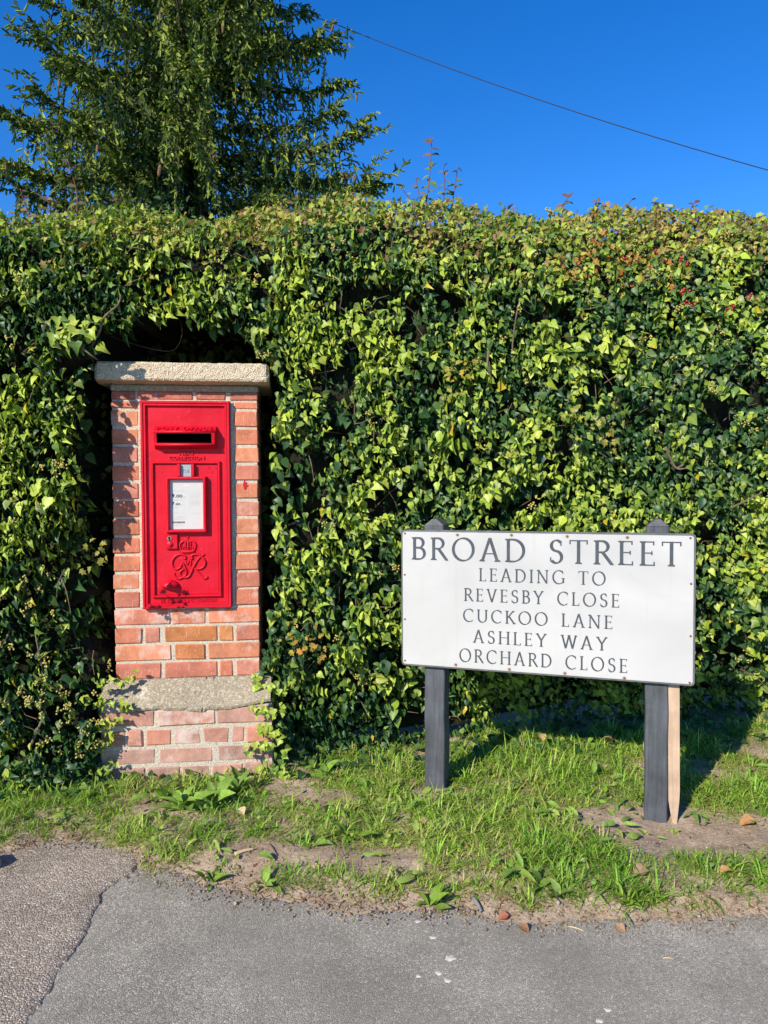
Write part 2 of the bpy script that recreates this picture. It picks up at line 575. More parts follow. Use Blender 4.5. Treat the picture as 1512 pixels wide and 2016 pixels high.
M['postblack'] = mat_wood('black_stained_post', (0.04, 0.045, 0.054), (0.095, 0.103, 0.118), 0.55, 45, 0.6)
M['stake'] = mat_wood('bare_timber', (0.36, 0.25, 0.17), (0.50, 0.36, 0.26), 0.8, 55, 0.5)
M['screw'] = simple('rusty_screw', (0.16, 0.075, 0.04), 0.7, 0.4, 200, 0.4)
M['paper'] = simple('white_notice_paper', (0.52, 0.51, 0.50), 0.35, 0.5, 10, 0.03, 20, 0.05, 0.001)
M['ink'] = simple('notice_ink', (0.03, 0.03, 0.035), 0.5, 0.3)
M['ink_grey'] = simple('notice_grey_ink', (0.42, 0.43, 0.45), 0.5, 0.3)
M['ink_pink'] = simple('notice_pink_ink', (0.70, 0.50, 0.50), 0.5, 0.3)
M['tab'] = simple('grey_day_tab', (0.30, 0.37, 0.40), 0.4, 0.5, 40, 0.2)
M['brass'] = simple('dull_lock_metal', (0.30, 0.27, 0.22), 0.4, 0.5, 60, 0.3, metal=0.7)
M['black'] = simple('dark_slot_iron', (0.012, 0.01, 0.01), 0.8, 0.2)
M['stone'] = simple('grey_kerb_stone', (0.16, 0.16, 0.16), 0.9, 0.2, 15, 0.4, 40, 0.8, 0.006)
M['gum'] = simple('pale_trodden_spot', (0.56, 0.51, 0.44), 0.9, 0.2, 60, 0.3, 90, 0.6, 0.002)
M['straw'] = simple('dry_straw', (0.45, 0.36, 0.22), 0.8, 0.2)


# ------------------------------------------------------------------ setting: ground
EDGE_PX = [(-420, 1700), (-200, 1690), (0, 1690), (60, 1668), (130, 1660), (200, 1668), (245, 1690), (275, 1714), (320, 1716), (352, 1726), (385, 1742),
           (450, 1750), (540, 1770), (650, 1780), (760, 1786), (900, 1792), (1050, 1812), (1200, 1817), (1350, 1812), (1512, 1802), (1700, 1798), (2100, 1790)]
ep = [ground_point(a, b, 0.0) for a, b in EDGE_PX]
EX = np.array([p.x for p in ep]); EY = np.array([p.y for p in ep])


def edge_y(x): return np.interp(x, EX, EY)


def verge_z(x, y):
    x = np.asarray(x, float); y = np.asarray(y, float)
    d = y - edge_y(x) + 0.025 * vnoise(x * 9, y * 9, 0, 3) + 0.02 * vnoise(x * 30, y * 30, 0, 4)
    s = np.clip(d / 0.28, -0.4, 1); s = np.where(s > 0, s * (2 - s), s)
    z = 0.034 * s + 0.010 * vnoise(x * 5, y * 5, 0, 5) * np.clip(s, 0, 1) + 0.006 * vnoise(x * 22, y * 22, 0, 6) * np.clip(s * 2, 0, 1)
    z = z + 0.0025 * vnoise(x * 70, y * 70, 0, 8) - 0.022 * np.exp(-((x - 1.0) / 0.25) ** 2 - ((y - 2.50) / 0.16) ** 2)
    return z


# far ground sheet
mb = MB().add([(-300, -300, -0.06), (300, -300, -0.06), (300, 300, -0.06), (-300, 300, -0.06)], [(0, 1, 2, 3)])
tag(mb.build('ground', M['lawn'], fix=False), kind='structure')

# verge of soil under the grass
gx = np.concatenate([np.linspace(-9, -2.5, 30)[:-1], np.linspace(-2.5, 2.5, 270), np.linspace(2.5, 9, 30)[1:]])
gy = np.concatenate([np.linspace(1.75, 3.6, 140), np.linspace(3.6, 7.0, 40)[1:]])
GX, GY = np.meshgrid(gx, gy)
GZ = verge_z(GX, GY)
V = np.stack([GX, GY, GZ], -1).reshape(-1, 3)
nx, ny = len(gx), len(gy)
I = np.arange(nx * ny).reshape(ny, nx)
F = np.stack([I[:-1, :-1], I[:-1, 1:], I[1:, 1:], I[1:, :-1]], -1).reshape(-1, 4)
tag(link_mesh('verge', np_mesh('verge', V, F), M['soil']), kind='structure')

# the newer grey asphalt
px = np.linspace(-9, 9, 160); py = np.linspace(-7, 2.6, 90)
PX, PY = np.meshgrid(px, py)
PZ = 0.004 * vnoise(PX * 1.3, PY * 1.3, 0, 21)
I = np.arange(px.size * py.size).reshape(py.size, px.size)
F = np.stack([I[:-1, :-1], I[:-1, 1:], I[1:, 1:], I[1:, :-1]], -1).reshape(-1, 4)
tag(link_mesh('pavement', np_mesh('pavement', np.stack([PX, PY, PZ], -1).reshape(-1, 3), F), M['pavement']), kind='structure')

# older brown tarmac, a little proud, with a broken edge
CR = [(262, 1712), (240, 1726), (207, 1746), (190, 1782), (180, 1812), (160, 1850), (135, 1885), (110, 1922), (78, 1975), (50, 2016), (-60, 2200)]
cr = [ground_point(a, b, 0.012) for a, b in CR]
cy_ = np.array([p.y for p in cr])[::-1]; cx_ = np.array([p.x for p in cr])[::-1]
rows = np.concatenate([np.linspace(-6.5, 1.2, 30)[:-1], np.linspace(1.2, 2.45, 300)])
vs = []; nI = 14
for y in rows:
    xr = float(np.interp(y, cy_, cx_)) + 0.007 * float(vnoise(y * 22, 0.5, 0, 31)) + 0.005 * float(vnoise(y * 75, 0.5, 0, 32))
    drop = 0.006 * float(vnoise(y * 12, 3.5, 0, 33))
    for k in range(nI):
        t = k / (nI - 3)
        if k < nI - 2:
            x = -9 + (xr - 0.008 + 9) * (1 - (1 - t) ** 3)
            z = 0.008 + 0.002 * math.sin(x * 2 + y) - (0.003 if k == nI - 3 else 0)
        else:
            x = xr + (0.0 if k == nI - 2 else 0.003); z = 0.0045 + min(drop, 0.001) if k == nI - 2 else -0.01
        vs.append((x, y, z))
I = np.arange(len(rows) * nI).reshape(len(rows), nI)
F = np.stack([I[:-1, :-1], I[:-1, 1:], I[1:, 1:], I[1:, :-1]], -1).reshape(-1, 4)
tag(link_mesh('old_footpath', np_mesh('old_footpath', np.array(vs), F), M['old_tarmac']), kind='structure')

# ------------------------------------------------------------------ brick pillar
YAW = R(7.0)
PC = Vector((-0.8325, 3.1, 0.0))
pil = empty('brick_pillar', PC, YAW)
tag(pil, 'red brick pillar with stone cap and stepped base, set into the ivy hedge', 'pillar')
XL, XR, DEP = -0.2955, 0.3035, 0.36
BC = [(0.50, 0.165, 0.095), (0.54, 0.19, 0.105), (0.47, 0.165, 0.11), (0.55, 0.21, 0.115), (0.50, 0.20, 0.14)]
PC2 = [(0.42, 0.215, 0.165), (0.45, 0.22, 0.165), (0.38, 0.225, 0.18), (0.47, 0.26, 0.20)]


def brick(x0, x1, y0, y1, z0, z1, pal=BC, bloom=0.0, colr=None, jit=0.0016, bev=0.004):
    m = MB().bevel_box(x0, x1, y0, y1, z0, z1, bev, jit)
    o = m.build('brick', M['brick'], pil)
    c = colr or random.choice(pal)
    k = random.uniform(0.88, 1.12)
    o.color = (c[0] * k, c[1] * k, c[2] * k, 1 - bloom)
    return o


def fx(c): return XL + (c - 215) / (1292 - 215) * (XR - XL)


BZ, CO = 0.4225, 0.0755
rowsB = {
    3: [(217, 620, .22, None), (635, 885, .30, None), (908, 1290, .18, None)],
    2: [(218, 414, .05, None), (436, 546, .16, None), (580, 970, .06, (0.50, 0.19, 0.07)), (986, 1090, .02, (0.50, 0.21, 0.08)), (1112, 1290, .12, None)],
    1: [(220, 626, .16, None), (655, 876, 0, (0.50, 0.18, 0.07)), (905, 1290, .08, None)],
    0: [(222, 550, .05, None), (577, 970, 0, None), (986, 1082, 0, None), (1112, 1290, .10, None)],
}
for r in range(15):
    z0 = BZ + r * CO; z1 = z0 + 0.0645
    if r in rowsB:
        for a, b, bl, cc in rowsB[r]:
            brick(fx(a), fx(b), random.uniform(-0.002, 0.002), 0.1, z0 + random.uniform(-.001, .001), z1, bloom=bl, colr=cc)
    else:
        brick(XL + random.uniform(-.002, .003), -0.187 + random.uniform(-.006, .003), random.uniform(-.002, .002), 0.1, z0, z1 + random.uniform(-.002, .002), bloom=random.choice([0, 0, .05]) + (0.12 if r > 11 else 0))
        brick(0.206 + random.uniform(-.004, .006), XR + random.uniform(-.003, .002), random.uniform(-.002, .002), 0.1, z0, z1 + random.uniform(-.002, .002), bloom=random.choice([0, 0, .06]))
    # side faces
    for sx in (0, 1):
        xa, xb = (XL + 0.001, XL + 0.1) if sx == 0 else (XR - 0.1, XR - 0.001)
        sp = 0.235 if r % 2 else 0.205
        brick(xa, xb, 0.111, sp - 0.005, z0, z1)
        brick(xa, xb, sp + 0.005, DEP, z0, z1)
# thin bricks over the box
for a, b in ((218, 392), (408, 808), (832, 1052), (1086, 1290)):
    brick(fx(a), fx(b), 0.0, 0.1, 1.5895, 1.6225, bloom=.06 if a < 1000 else 0, colr=(0.36, 0.12, 0.08) if a < 1000 else None)
brick(0.206, XR, 0.0, 0.1, 1.554, 1.5815); brick(XL, -0.19, 0.0, 0.1, 1.554, 1.5815, bloom=.1)
for xa, xb in ((XL + 0.001, XL + 0.1), (XR - 0.1, XR - 0.001)):
    brick(xa, xb, 0.111, DEP, 1.554, 1.6225)
# mortar: joints lie a little behind the brick faces, the box sits in an opening
m = MB()
q = 0.005
m.box(XL + q, -0.15, q, DEP - 0.01, 0.30, 1.6225)
m.box(0.16, XR - q, q, DEP - 0.01, 0.30, 1.6225)
m.box(-0.15, 0.16, q, DEP - 0.01, 0.30, 0.745)
m.box(-0.15, 0.16, q, DEP - 0.01, 1.555, 1.6225)
m.box(-0.15, 0.16, 0.3, DEP - 0.01, 0.745, 1.555)
m.build('mortar', M['mortar'], pil)
m = MB()
# pale bedding mortar round the box
m.bevel_box(-0.1865, -0.1735, -0.004, 0.02, 0.72, 1.5835, 0.003, 0.001)
m.bevel_box(0.188, 0.2015, -0.002, 0.02, 0.72, 1.5835, 0.003, 0.001)
m.bevel_box(-0.176, 0.19, -0.003, 0.02, 1.5825, 1.5890, 0.002, 0.001)
m.build('bedding_mortar', M['mortar'], pil)
MB().bevel_box(XL - 0.002, XR + 0.002, -0.003, DEP, 1.623, 1.652, 0.006, 0.001).build('cement_neck', M['ledge'], pil)


def rough_solid(name, f_top, f_bot, x0, x1, nxx, prof, mat, amp, parent, seed):
    """solid swept along x; prof(x,t) gives a closed profile as list of (y,z); vertices jittered"""
    vs = []; ring = None
    for i in range(nxx):
        x = x0 + (x1 - x0) * i / (nxx - 1)
        pr = prof(i / (nxx - 1))
        ring = len(pr)
        for (y, z) in pr: vs.append((x, y, z))
    A = np.array(vs)
    for ax in range(3):
        A[:, ax] += amp * vnoise(A[:, 0] * 60, A[:, 1] * 60, A[:, 2] * 60, seed + ax) + amp * 0.8 * vnoise(A[:, 0] * 170, A[:, 1] * 170, A[:, 2] * 170, seed + 5 + ax)
    fs = []
    for i in range(nxx - 1):
        for k in range(ring):
            k2 = (k + 1) % ring
            fs.append((i * ring + k, i * ring + k2, (i + 1) * ring + k2, (i + 1) * ring + k))
    mbq = MB().add(A.tolist(), fs)
    mbq.f.append(tuple(range(ring))); mbq.f.append(tuple((nxx - 1) * ring + k for k in range(ring)))
    return mbq.build(name, mat, parent)


def dense(poly, step):
    out = []
    for i in range(len(poly)):
        a = poly[i]; b = poly[(i + 1) % len(poly)]
        n = max(1, int(math.hypot(b[0] - a[0], b[1] - a[1]) / step))
        for k in range(n): out.append((a[0] + (b[0] - a[0]) * k / n, a[1] + (b[1] - a[1]) * k / n))
    return out


capP = dense([(-0.062, 1.660), (-0.067, 1.668), (-0.064, 1.727), (-0.055, 1.735), (0.10, 1.752), (0.30, 1.752), (0.42, 1.738), (0.42, 1.660), (0.0, 1.653)], 0.012)
rough_solid('stone_cap', None, None, -0.343, 0.353, 60, lambda t: [(y + (0.012 if (t < .01 or t > .99) else 0), z - (0.012 if (t < .01 or t > .99) and z > 1.70 else 0)) for y, z in capP], M['cap'], 0.0014, pil, 70)

# weathered cement slope and the wider brick base
PLX0, PLX1, PLD = -0.337, 0.358, 0.10


def ledge_prof(t):
    dr = 0.010 * math.sin(t * 11) + 0.012 * (1 - abs(2 * t - 1)) - 0.006
    sag = -0.012 if 0.35 < t < 0.6 else 0
    return dense([(0.012, 0.424), (-0.008, 0.421), (-PLD + 0.004, 0.345 - dr), (-PLD - 0.008, 0.333 - dr + sag), (-PLD - 0.006, 0.322 - dr + sag), (0.012, 0.31)], 0.012)


rough_solid('cement_ledge', None, None, PLX0, PLX1, 70, ledge_prof, M['ledge'], 0.0016, pil, 90)
MB().box(PLX0 + 0.006, PLX1 - 0.006, -PLD + 0.005, DEP + 0.03, -0.08, 0.325).build('base_mortar', M['mortar'], pil)


def fp(c): return PLX0 + (c - 108) / (1420 - 108) * (PLX1 - PLX0)


base_rows = [
    (0.248, 0.318, [(110, 520, .10), (540, 975, .36), (990, 1418, .03)]),
    (0.169, 0.238, [(110, 300, .03), (315, 425, .03), (452, 645, .08), (662, 865, .34), (885, 1080, .08), (1098, 1200, .10), (1216, 1418, 0)]),
    (0.090, 0.159, [(110, 518, .05), (545, 960, .05), (988, 1418, .0)]),
    (0.011, 0.080, [(110, 440, 0), (455, 700, 0), (716, 930, 0), (945, 1180, 0), (1195, 1418, 0)]),
    (-0.070, 0.001, [(110, 600, 0), (615, 1000, 0), (1015, 1418, 0)]),
]
for z0, z1, lst in base_rows:
    for a, b, bl in lst:
        c = (0.48, 0.21, 0.145) if (a, b) in ((540, 975), (1216, 1418), (452, 645)) else None
        brick(fp(a), fp(b), -PLD + random.uniform(-.003, .003), 0.0, z0 + random.uniform(-.002, .002), z1 + random.uniform(-.002, .002), PC2, bl, c, jit=0.003, bev=0.006)
    for xa, xb in ((PLX0 + .001, PLX0 + .1), (PLX1 - .1, PLX1 - .001)):
        brick(xa, xb, 0.011, 0.19, z0, z1, PC2, jit=0.003); brick(xa, xb, 0.202, DEP + .04, z0, z1, PC2, jit=0.003)
# red paint splash on one brick
tm = MB()
pts = [(0.0, .018), (.006, .016), (.009, .004), (.016, -.002), (.020, -.004), (.011, -.008), (.008, -.018), (.002, -.022), (-.002, -.012), (-.004, .004)]
tm.add([(0.243 + x, -0.0035, 1.235 + z) for x, z in pts], [tuple(range(len(pts)))])
tm.build('paint_splash', M['red'], pil)

# ------------------------------------------------------------------ text helpers
def text_mesh(body, height, width=None, depth=0.001, bold=0.0, spacing=1.0):
    cu = bpy.data.curves.new('text', 'FONT')
    cu.body = body; cu.size = 1.0; cu.extrude = depth; cu.offset = bold; cu.space_character = spacing
    cu.align_x = 'LEFT'; cu.resolution_u = 3
    o = bpy.data.objects.new('text', cu); COL.objects.link(o)
    bpy.context.view_layer.update()
    dg = bpy.context.evaluated_depsgraph_get()
    me = bpy.data.meshes.new_from_object(o.evaluated_get(dg))
    bpy.data.objects.remove(o); bpy.data.curves.remove(cu)
    me.materials.clear()
    co = np.empty(len(me.vertices) * 3, np.float32); me.vertices.foreach_get('co', co); co = co.reshape(-1, 3)
    mn = co.min(0); mx = co.max(0)
    sy = height / (mx[1] - mn[1]); sx = sy if width is None else width / (mx[0] - mn[0])
    P = np.empty_like(co)
    P[:, 0] = (co[:, 0] - mn[0]) * sx
    P[:, 2] = (co[:, 1] - mn[1]) * sy
    P[:, 1] = -co[:, 2]          # front towards -y
    me.vertices.foreach_set('co', P.ravel()); me.update()
    return me, (mx[0] - mn[0]) * sx


def put_text(name, body, x0, z0, y, height, width, mat, parent, depth=0.001, bold=0.0, spacing=1.0, tilt=0.0):
    me, w = text_mesh(body, height, width, depth, bold, spacing)
    o = link_mesh(name, me, mat, parent)
    o.location = (x0, y, z0); o.rotation_euler = (tilt, 0, 0)
    return o


# ------------------------------------------------------------------ post box
box = empty('post_box', PC + Vector((math.cos(YAW) * 0.007, math.sin(YAW) * 0.007, 0.719)), YAW)
tag(box, 'red cast iron wall post box with royal cypher, built into the brick pillar', 'post box')
BW, BH = 0.181, 0.864
# inner plate with the slot opening (front at y=-0.012)
yp = -0.012
m = MB()
for (a, b, c, d) in ((-0.17, -0.112, 0.01, 0.855), (0.114, 0.17, 0.01, 0.855), (-0.112, 0.114, 0.01, 0.686), (-0.112, 0.114, 0.733, 0.855)):
    m.box(a, b, yp, 0.02, c, d)
m.build('face_plate', M['red'], box)
# outer moulding: stepped rim
m = MB()
m.ring_frame(-BW, BW, 0, BH, [(0, 0.02), (0, -0.022), (0.003, -0.026), (0.009, -0.026), (0.0095, -0.0215), (0.0125, -0.021), (0.0135, -0.0235), (0.0195, -0.0235), (0.024, -0.012), (0.026, -0.0105)])
m.build('rim', M['red'], box)
# slot hood
hood = MB()
hx0, hx1 = -0.126, 0.126
zt, zf, zb, zl = 0.762, 0.734, 0.678, 0.664
po, pl = -0.060, -0.046
ox0, ox1, oz0, oz1 = -0.111, 0.109, 0.688, 0.728
# shell as quads: back outline, front outline, opening, chute
back = [(hx0, yp + .001, zl), (hx1, yp + .001, zl), (hx1, yp + .001, zt), (hx0, yp + .001, zt)]
front = [(hx0 + .006, pl, zb), (hx1 - .006, pl, zb), (hx1 - .003, po, zf), (hx0 + .003, po, zf)]
opn = [(ox0, pl - .001, oz0), (ox1, pl - .001, oz0), (ox1, po + .001, oz1), (ox0, po + .001, oz1)]
inn = [(ox0, 0.16, oz0 - .02), (ox1, 0.16, oz0 - .02), (ox1, 0.16, oz1 + .0), (ox0, 0.16, oz1 + .0)]
vs = back + front + opn
fs = []
for a in (0, 4):
    for k in range(4):
        k2 = (k + 1) % 4
        fs.append((a + k, a + k2, a + 4 + k2, a + 4 + k))
hood.add(vs, fs)
ho = hood.build('slot_hood', M['red'], box)
m = MB().add(opn + inn, [(0, 1, 5, 4), (1, 2, 6, 5), (2, 3, 7, 6), (3, 0, 4, 7), (4, 5, 6, 7)])
m.build('slot', M['black'], ho, fix=False)
m = MB()
m.tube([(hx0 + .004, po + .003, zf), (hx1 - .004, po + .003, zf)], 0.0045, 8)
m.tube([(hx0 + .004, pl - .001, zb + .003), (hx1 - .004, pl - .001, zb + .003)], 0.006, 8)
m.build('lip', M['red'], ho, True)
sl = math.atan2(zt - zf, (yp - po))
put_text('lettering', 'POST OFFICE', -0.1115, zf + 0.004, po + 0.0075, 0.026, 0.226, M['red'], ho, 0.0050, 0.018, 1.1, tilt=-(math.pi / 2 - sl))
put_text('lettering', 'NEXT', -0.027, 0.6405, yp, 0.0145, 0.060, M['red'], box, 0.0048, 0.018, 1.05)
put_text('lettering', 'COLLECTION', -0.068, 0.6205, yp, 0.0145, 0.142, M['red'], box, 0.0048, 0.018, 1.05)
put_text('lettering', 'W. T. ALLEN & Cº. LONDON', -0.114, 0.0255, yp, 0.0140, 0.232, M['red'], box, 0.0036, 0.015, 1.05)
# door
door = empty('door', (0, 0, 0)); door.parent = box
m = MB()
m.ring_frame(-0.1425, 0.1415, 0.044, 0.615, [(0, yp + .002), (0.0015, yp - .009), (0.005, yp - .0125), (0.009, yp - .0125), (0.0125, yp - .008), (0.0135, yp + .002)])
m.build('door_frame', M['red'], door)
m = MB().box(-0.1275, 0.1265, yp - 0.002, yp + 0.01, 0.0595, 0.6)
m.build('door_panel', M['red'], door)
yd = yp - 0.002
# day tab holder
MB().bevel_box(-0.0350, -0.0215, yd - 0.020, yd, 0.551, 0.603, 0.002).build('tab_holder', M['red'], door)
MB().bevel_box(0.0215, 0.0350, yd - 0.020, yd, 0.551, 0.603, 0.002).build('tab_holder', M['red'], door)
tb = MB().box(-0.0215, 0.0215, yd - 0.006, yd, 0.551, 0.600).build('day_tab', M['tab'], door)
put_text('lettering', 'TUE', -0.0155, 0.566, yd - 0.0062, 0.013, 0.031, M['border'], tb, 0.0002)
# notice frame, paper, glass-like print
m = MB()
m.ring_frame(-0.0815, 0.0835, 0.316, 0.551, [(0, yd), (0.001, yd - .020), (0.004, yd - .0255), (0.008, yd - .0265), (0.0125, yd - .0235), (0.0165, yd - .004)])
nf = m.build('notice_frame', M['red'], door)
pp = MB().box(-0.0655, 0.0675, yd - 0.0065, yd - .001, 0.331, 0.536).build('notice', M['paper'], door)
yt = yd - 0.0068
nx0 = -0.058
put_text('lettering', '9', nx0, 0.463, yt, 0.0160, None, M['ink'], pp, 0.0001, 0.05)
put_text('lettering', '.00', nx0 + 0.0120, 0.463, yt, 0.0130, 0.030, M['ink'], pp, 0.0001, 0.02)
put_text('lettering', 'am', nx0 + 0.0435, 0.463, yt, 0.0050, 0.012, M['ink_grey'], pp, 0.0001)
put_text('lettering', 'Monday to Friday', nx0, 0.4505, yt, 0.0052, 0.050, M['ink_grey'], pp, 0.0001)
put_text('lettering', '7', nx0, 0.431, yt, 0.0140, None, M['ink'], pp, 0.0001, 0.05)
put_text('lettering', '.00', nx0 + 0.0120, 0.431, yt, 0.0100, 0.020, M['ink'], pp, 0.0001, 0.02)
put_text('lettering', 'am', nx0 + 0.0330, 0.431, yt, 0.0045, 0.010, M['ink_grey'], pp, 0.0001)
put_text('lettering', 'Saturday', nx0, 0.4195, yt, 0.0052, 0.025, M['ink_grey'], pp, 0.0001)
m = MB()
def dashes(x0, x1, z, h=0.0016):
    x = x0
    while x < x1 - 0.002:
        w = random.uniform(0.003, 0.008)
        m.box(x, min(x + w, x1), yt - .0001, yt + .0005, z, z + h); x += w + 0.0014
m.box(nx0, 0.0625, yt - .0001, yt + .0005, 0.487, 0.4876)
m.box(nx0, 0.0625, yt - .0001, yt + .0005, 0.397, 0.3976)
m.box(0.0135, 0.0141, yt - .0001, yt + .0005, 0.412, 0.483)
dashes(nx0, -0.006, 0.491, 0.002)
for k in range(4): dashes(0.019, 0.060 - 0.006 * (k % 2), 0.478 - k * 0.005)
for k in range(5): dashes(0.019, 0.060 - 0.005 * (k % 3), 0.453 - k * 0.0055)
dashes(nx0, -0.032, 0.401, 0.002)
for k in range(3): dashes(nx0, 0.0 - 0.01 * (k % 2), 0.384 - k * 0.0055)
dashes(nx0, -0.012, 0.346, 0.0018)
m.build('small_print', M['ink_grey'], pp)
m = MB()
m.bevel_box(nx0, nx0 + 0.0235, yt - .0002, yt + .0005, 0.3565, 0.3635, 0.0001)
m.bevel_box(nx0 + 0.025, nx0 + 0.050, yt - .0002, yt + .0005, 0.3565, 0.3635, 0.0001)
m.build('print_badge', M['ink'], pp)
m = MB()
for s_ in (0, 1):
    dashes(nx0 + 0.006 + 0.025 * s_, nx0 + 0.0215 + 0.025 * s_, 0.359, 0.0022)
for v in range(len(m.v)): m.v[v] = (m.v[v][0], m.v[v][1] - 0.0003, m.v[v][2])
m.build('badge_print', M['paper'], pp)
m = MB()
n = 18
m.add([(0.001 + 0.0125 * math.cos(2 * math.pi * k / n), yt - .0001, 0.512 + 0.005 * math.sin(2 * math.pi * k / n)) for k in range(n)], [tuple(range(n))])
m.build('pale_mark', M['ink_pink'], pp, fix=False)
# rivets
for (x, z) in ((0.0925, 0.586), (0.1185, 0.586), (0.1065, 0.569)):
    m = MB()
    pr = [(x + 0.0052 * math.cos(t), yd - 0.0004, z + 0.0052 * math.sin(t)) for t in [2 * math.pi * k / 14 for k in range(15)]]
    m.tube(pr, 0.0013, 5, False)
    m.build('rivet', M['red'], door, True)
# lock
lk = MB().bevel_box(-0.0855, -0.0365, yd - 0.013, yd, 0.2495, 0.3105, 0.0025, 0.0003).build('lock', M['red'], door)
m = MB().disc_solid(-0.0700, 0.294, 0.0092, yd - .012, yd - 0.0146, 18, 0.0003)
m.build('lock_ring', M['brass'], lk)
m = MB().disc_solid(-0.0700, 0.2965, 0.0047, yd - .0120, yd - 0.0155, 14)
m.box(-0.0722, -0.0678, yd - 0.0155, yd - 0.012, 0.2845, 0.296)
m.build('keyhole', M['black'], lk)
m = MB().disc_solid(-0.0690, 0.2695, 0.0125, yd - .012, yd - 0.0165, 18, 0.002)
m.disc_solid(-0.0665, 0.2690, 0.006, yd - .016, yd - 0.0200, 12, 0.001)
m.build('lock_cover', M['red'], lk, False)
# pull: a half-round cup with flat underside
m = MB()
nu, nv = 20, 8
vs = []; fs = []
cx, cz, rx, rz, ry = -0.0715, 0.0905, 0.038, 0.029, 0.034
for j in range(nv + 1):
    ph = (math.pi / 2) * j / nv
    for k in range(nu + 1):
        th = math.pi * k / nu
        x = cx + rx * math.cos(th) * math.cos(ph)
        z = cz + rz * math.sin(th) * math.cos(ph) * 0.98 - 0.006 * (1 - math.cos(th) ** 2) * math.sin(ph)
        y = yd - ry * math.sin(ph) * (1 - 0.85 * math.cos(th) ** 2 * math.cos(ph) ** 2)
        vs.append((x, y, z))
for j in range(nv):
    for k in range(nu):
        a = j * (nu + 1) + k
        fs.append((a, a + 1, a + nu + 2, a + nu + 1))
m.add(vs, fs)
m.v.clear(); m.f.clear()
# lens-shaped solid: ellipsoid with its lower third cut flat
vs = []
for j in range(nv + 1):
    ph = math.pi * (0.5 - 0.75 * j / nv)          # +90 .. -45 deg
    zz = math.sin(max(ph, -0.42)); rr = math.cos(max(ph, -0.42))
    if j == nv: rr = 0.0
    for k in range(nu + 1):
        th = math.pi + math.pi * k / nu
        vs.append((cx + rx * rr * math.cos(th), yd + ry * rr * math.sin(th), cz + 0.006 + (0.024 if zz > 0 else 0.016) * zz))
m.add(vs, fs)
m.build('pull_knob', M['red'], door, True)


def smooth_path(pts, n=6):
    P = [Vector(p) for p in pts]; out = []
    for i in range(len(P) - 1):
        p0 = P[max(i - 1, 0)]; p1 = P[i]; p2 = P[i + 1]; p3 = P[min(i + 2, len(P) - 1)]
        for k in range(n):
            t = k / n
            out.append(0.5 * ((2 * p1) + (p2 - p0) * t + (2 * p0 - 5 * p1 + 4 * p2 - p3) * t * t + (3 * p1 - p0 - 3 * p2 + p3) * t ** 3))
    out.append(P[-1]); return out


def cy(pts, y=0.002): return [((a - 716) * 0.000289, yd - y, 0.2287 - (b - 640) * 0.000296) for a, b in pts]


def cyph(pts, w, y=0.002):
    w *= 1.22
    p = smooth_path(cy(pts, y), 5); n = len(p)
    rad = [w * (0.55 + 0.45 * math.sin(math.pi * min(1, (i + .5) / n)) ** 0.5) for i in range(n)]
    m.tube(p, rad, 7)


m = MB()
cyph([(655, 702), (672, 716), (692, 700), (680, 670), (640, 650), (590, 652), (540, 682), (505, 735), (500, 790), (520, 840), (560, 858), (605, 840), (632, 800), (640, 765)], 0.0042)
cyph([(625, 765), (652, 772), (672, 815), (695, 870), (700, 920), (680, 955), (645, 965), (612, 940), (610, 900), (640, 872), (668, 862)], 0.0040, 0.003)
cyph([(528, 908), (532, 945), (560, 982), (605, 992), (650, 975), (700, 978), (745, 950), (775, 890), (800, 830), (850, 745), (900, 685), (962, 652)], 0.0044)
cyph([(752, 700), (770, 716), (788, 700), (772, 676), (800, 655), (850, 652), (900, 672), (945, 715), (968, 765), (955, 815), (915, 850), (865, 860), (815, 852)], 0.0042, 0.003)
cyph([(815, 852), (850, 885), (890, 935), (925, 975), (960, 995), (990, 985), (992, 965)], 0.0042)
cyph([(672, 738), (708, 738)], 0.002, .001); cyph([(690, 740), (712, 795), (736, 740)], 0.0026); cyph([(724, 738), (748, 738)], 0.002, .001)
cyph([(764, 740), (764, 810)], 0.0028); cyph([(752, 738), (778, 738)], 0.002, .001); cyph([(752, 812), (778, 812)], 0.002, .001)
m.build('royal_cypher', M['red'], door, True)
m = MB()
cyph([(628, 600), (680, 610), (728, 612), (780, 608), (822, 596)], 0.0052, 0.003)
cyph([(638, 622), (690, 630), (730, 631), (775, 629), (812, 620)], 0.0030, 0.002)
cyph([(632, 590), (614, 540), (620, 500), (650, 468), (690, 460), (724, 470)], 0.0036, 0.003)
cyph([(818, 588), (836, 540), (830, 500), (800, 468), (760, 460), (724, 470)], 0.0036, 0.003)
cyph([(700, 465), (690, 500), (700, 560)], 0.0028, 0.003)
cyph([(728, 460), (732, 510), (728, 575)], 0.0040, 0.005)
cyph([(752, 465), (765, 500), (758, 560)], 0.0028, 0.003)
for (a, b, r_) in ((724, 442, .0042), (724, 408, .0038), (708, 408, .0022), (740, 408, .0022), (724, 394, .0022), (655, 560, .0038), (690, 572, .003), (765, 572, .003), (795, 560, .0038), (640, 530, .0025), (812, 530, .0025), (672, 545, .003), (780, 545, .003)):
    p = cy([(a, b)], 0.002)[0]; m.ball(p, r_, r_, r_, 8, 5)
m.build('royal_crown', M['red'], door, True)

# ------------------------------------------------------------------ street sign
SA = Vector((0.0665, 2.88, 0)); SYAW = R(-18.07)
sign = empty('street_name_sign', (SA.x, SA.y, 0.03), SYAW)
tag(sign, 'white street name sign on two dark posts in front of the hedge', 'sign')
SW = 1.064; SB, ST = 0.494, 1.026        # heights above the base (base is at z 0.03)


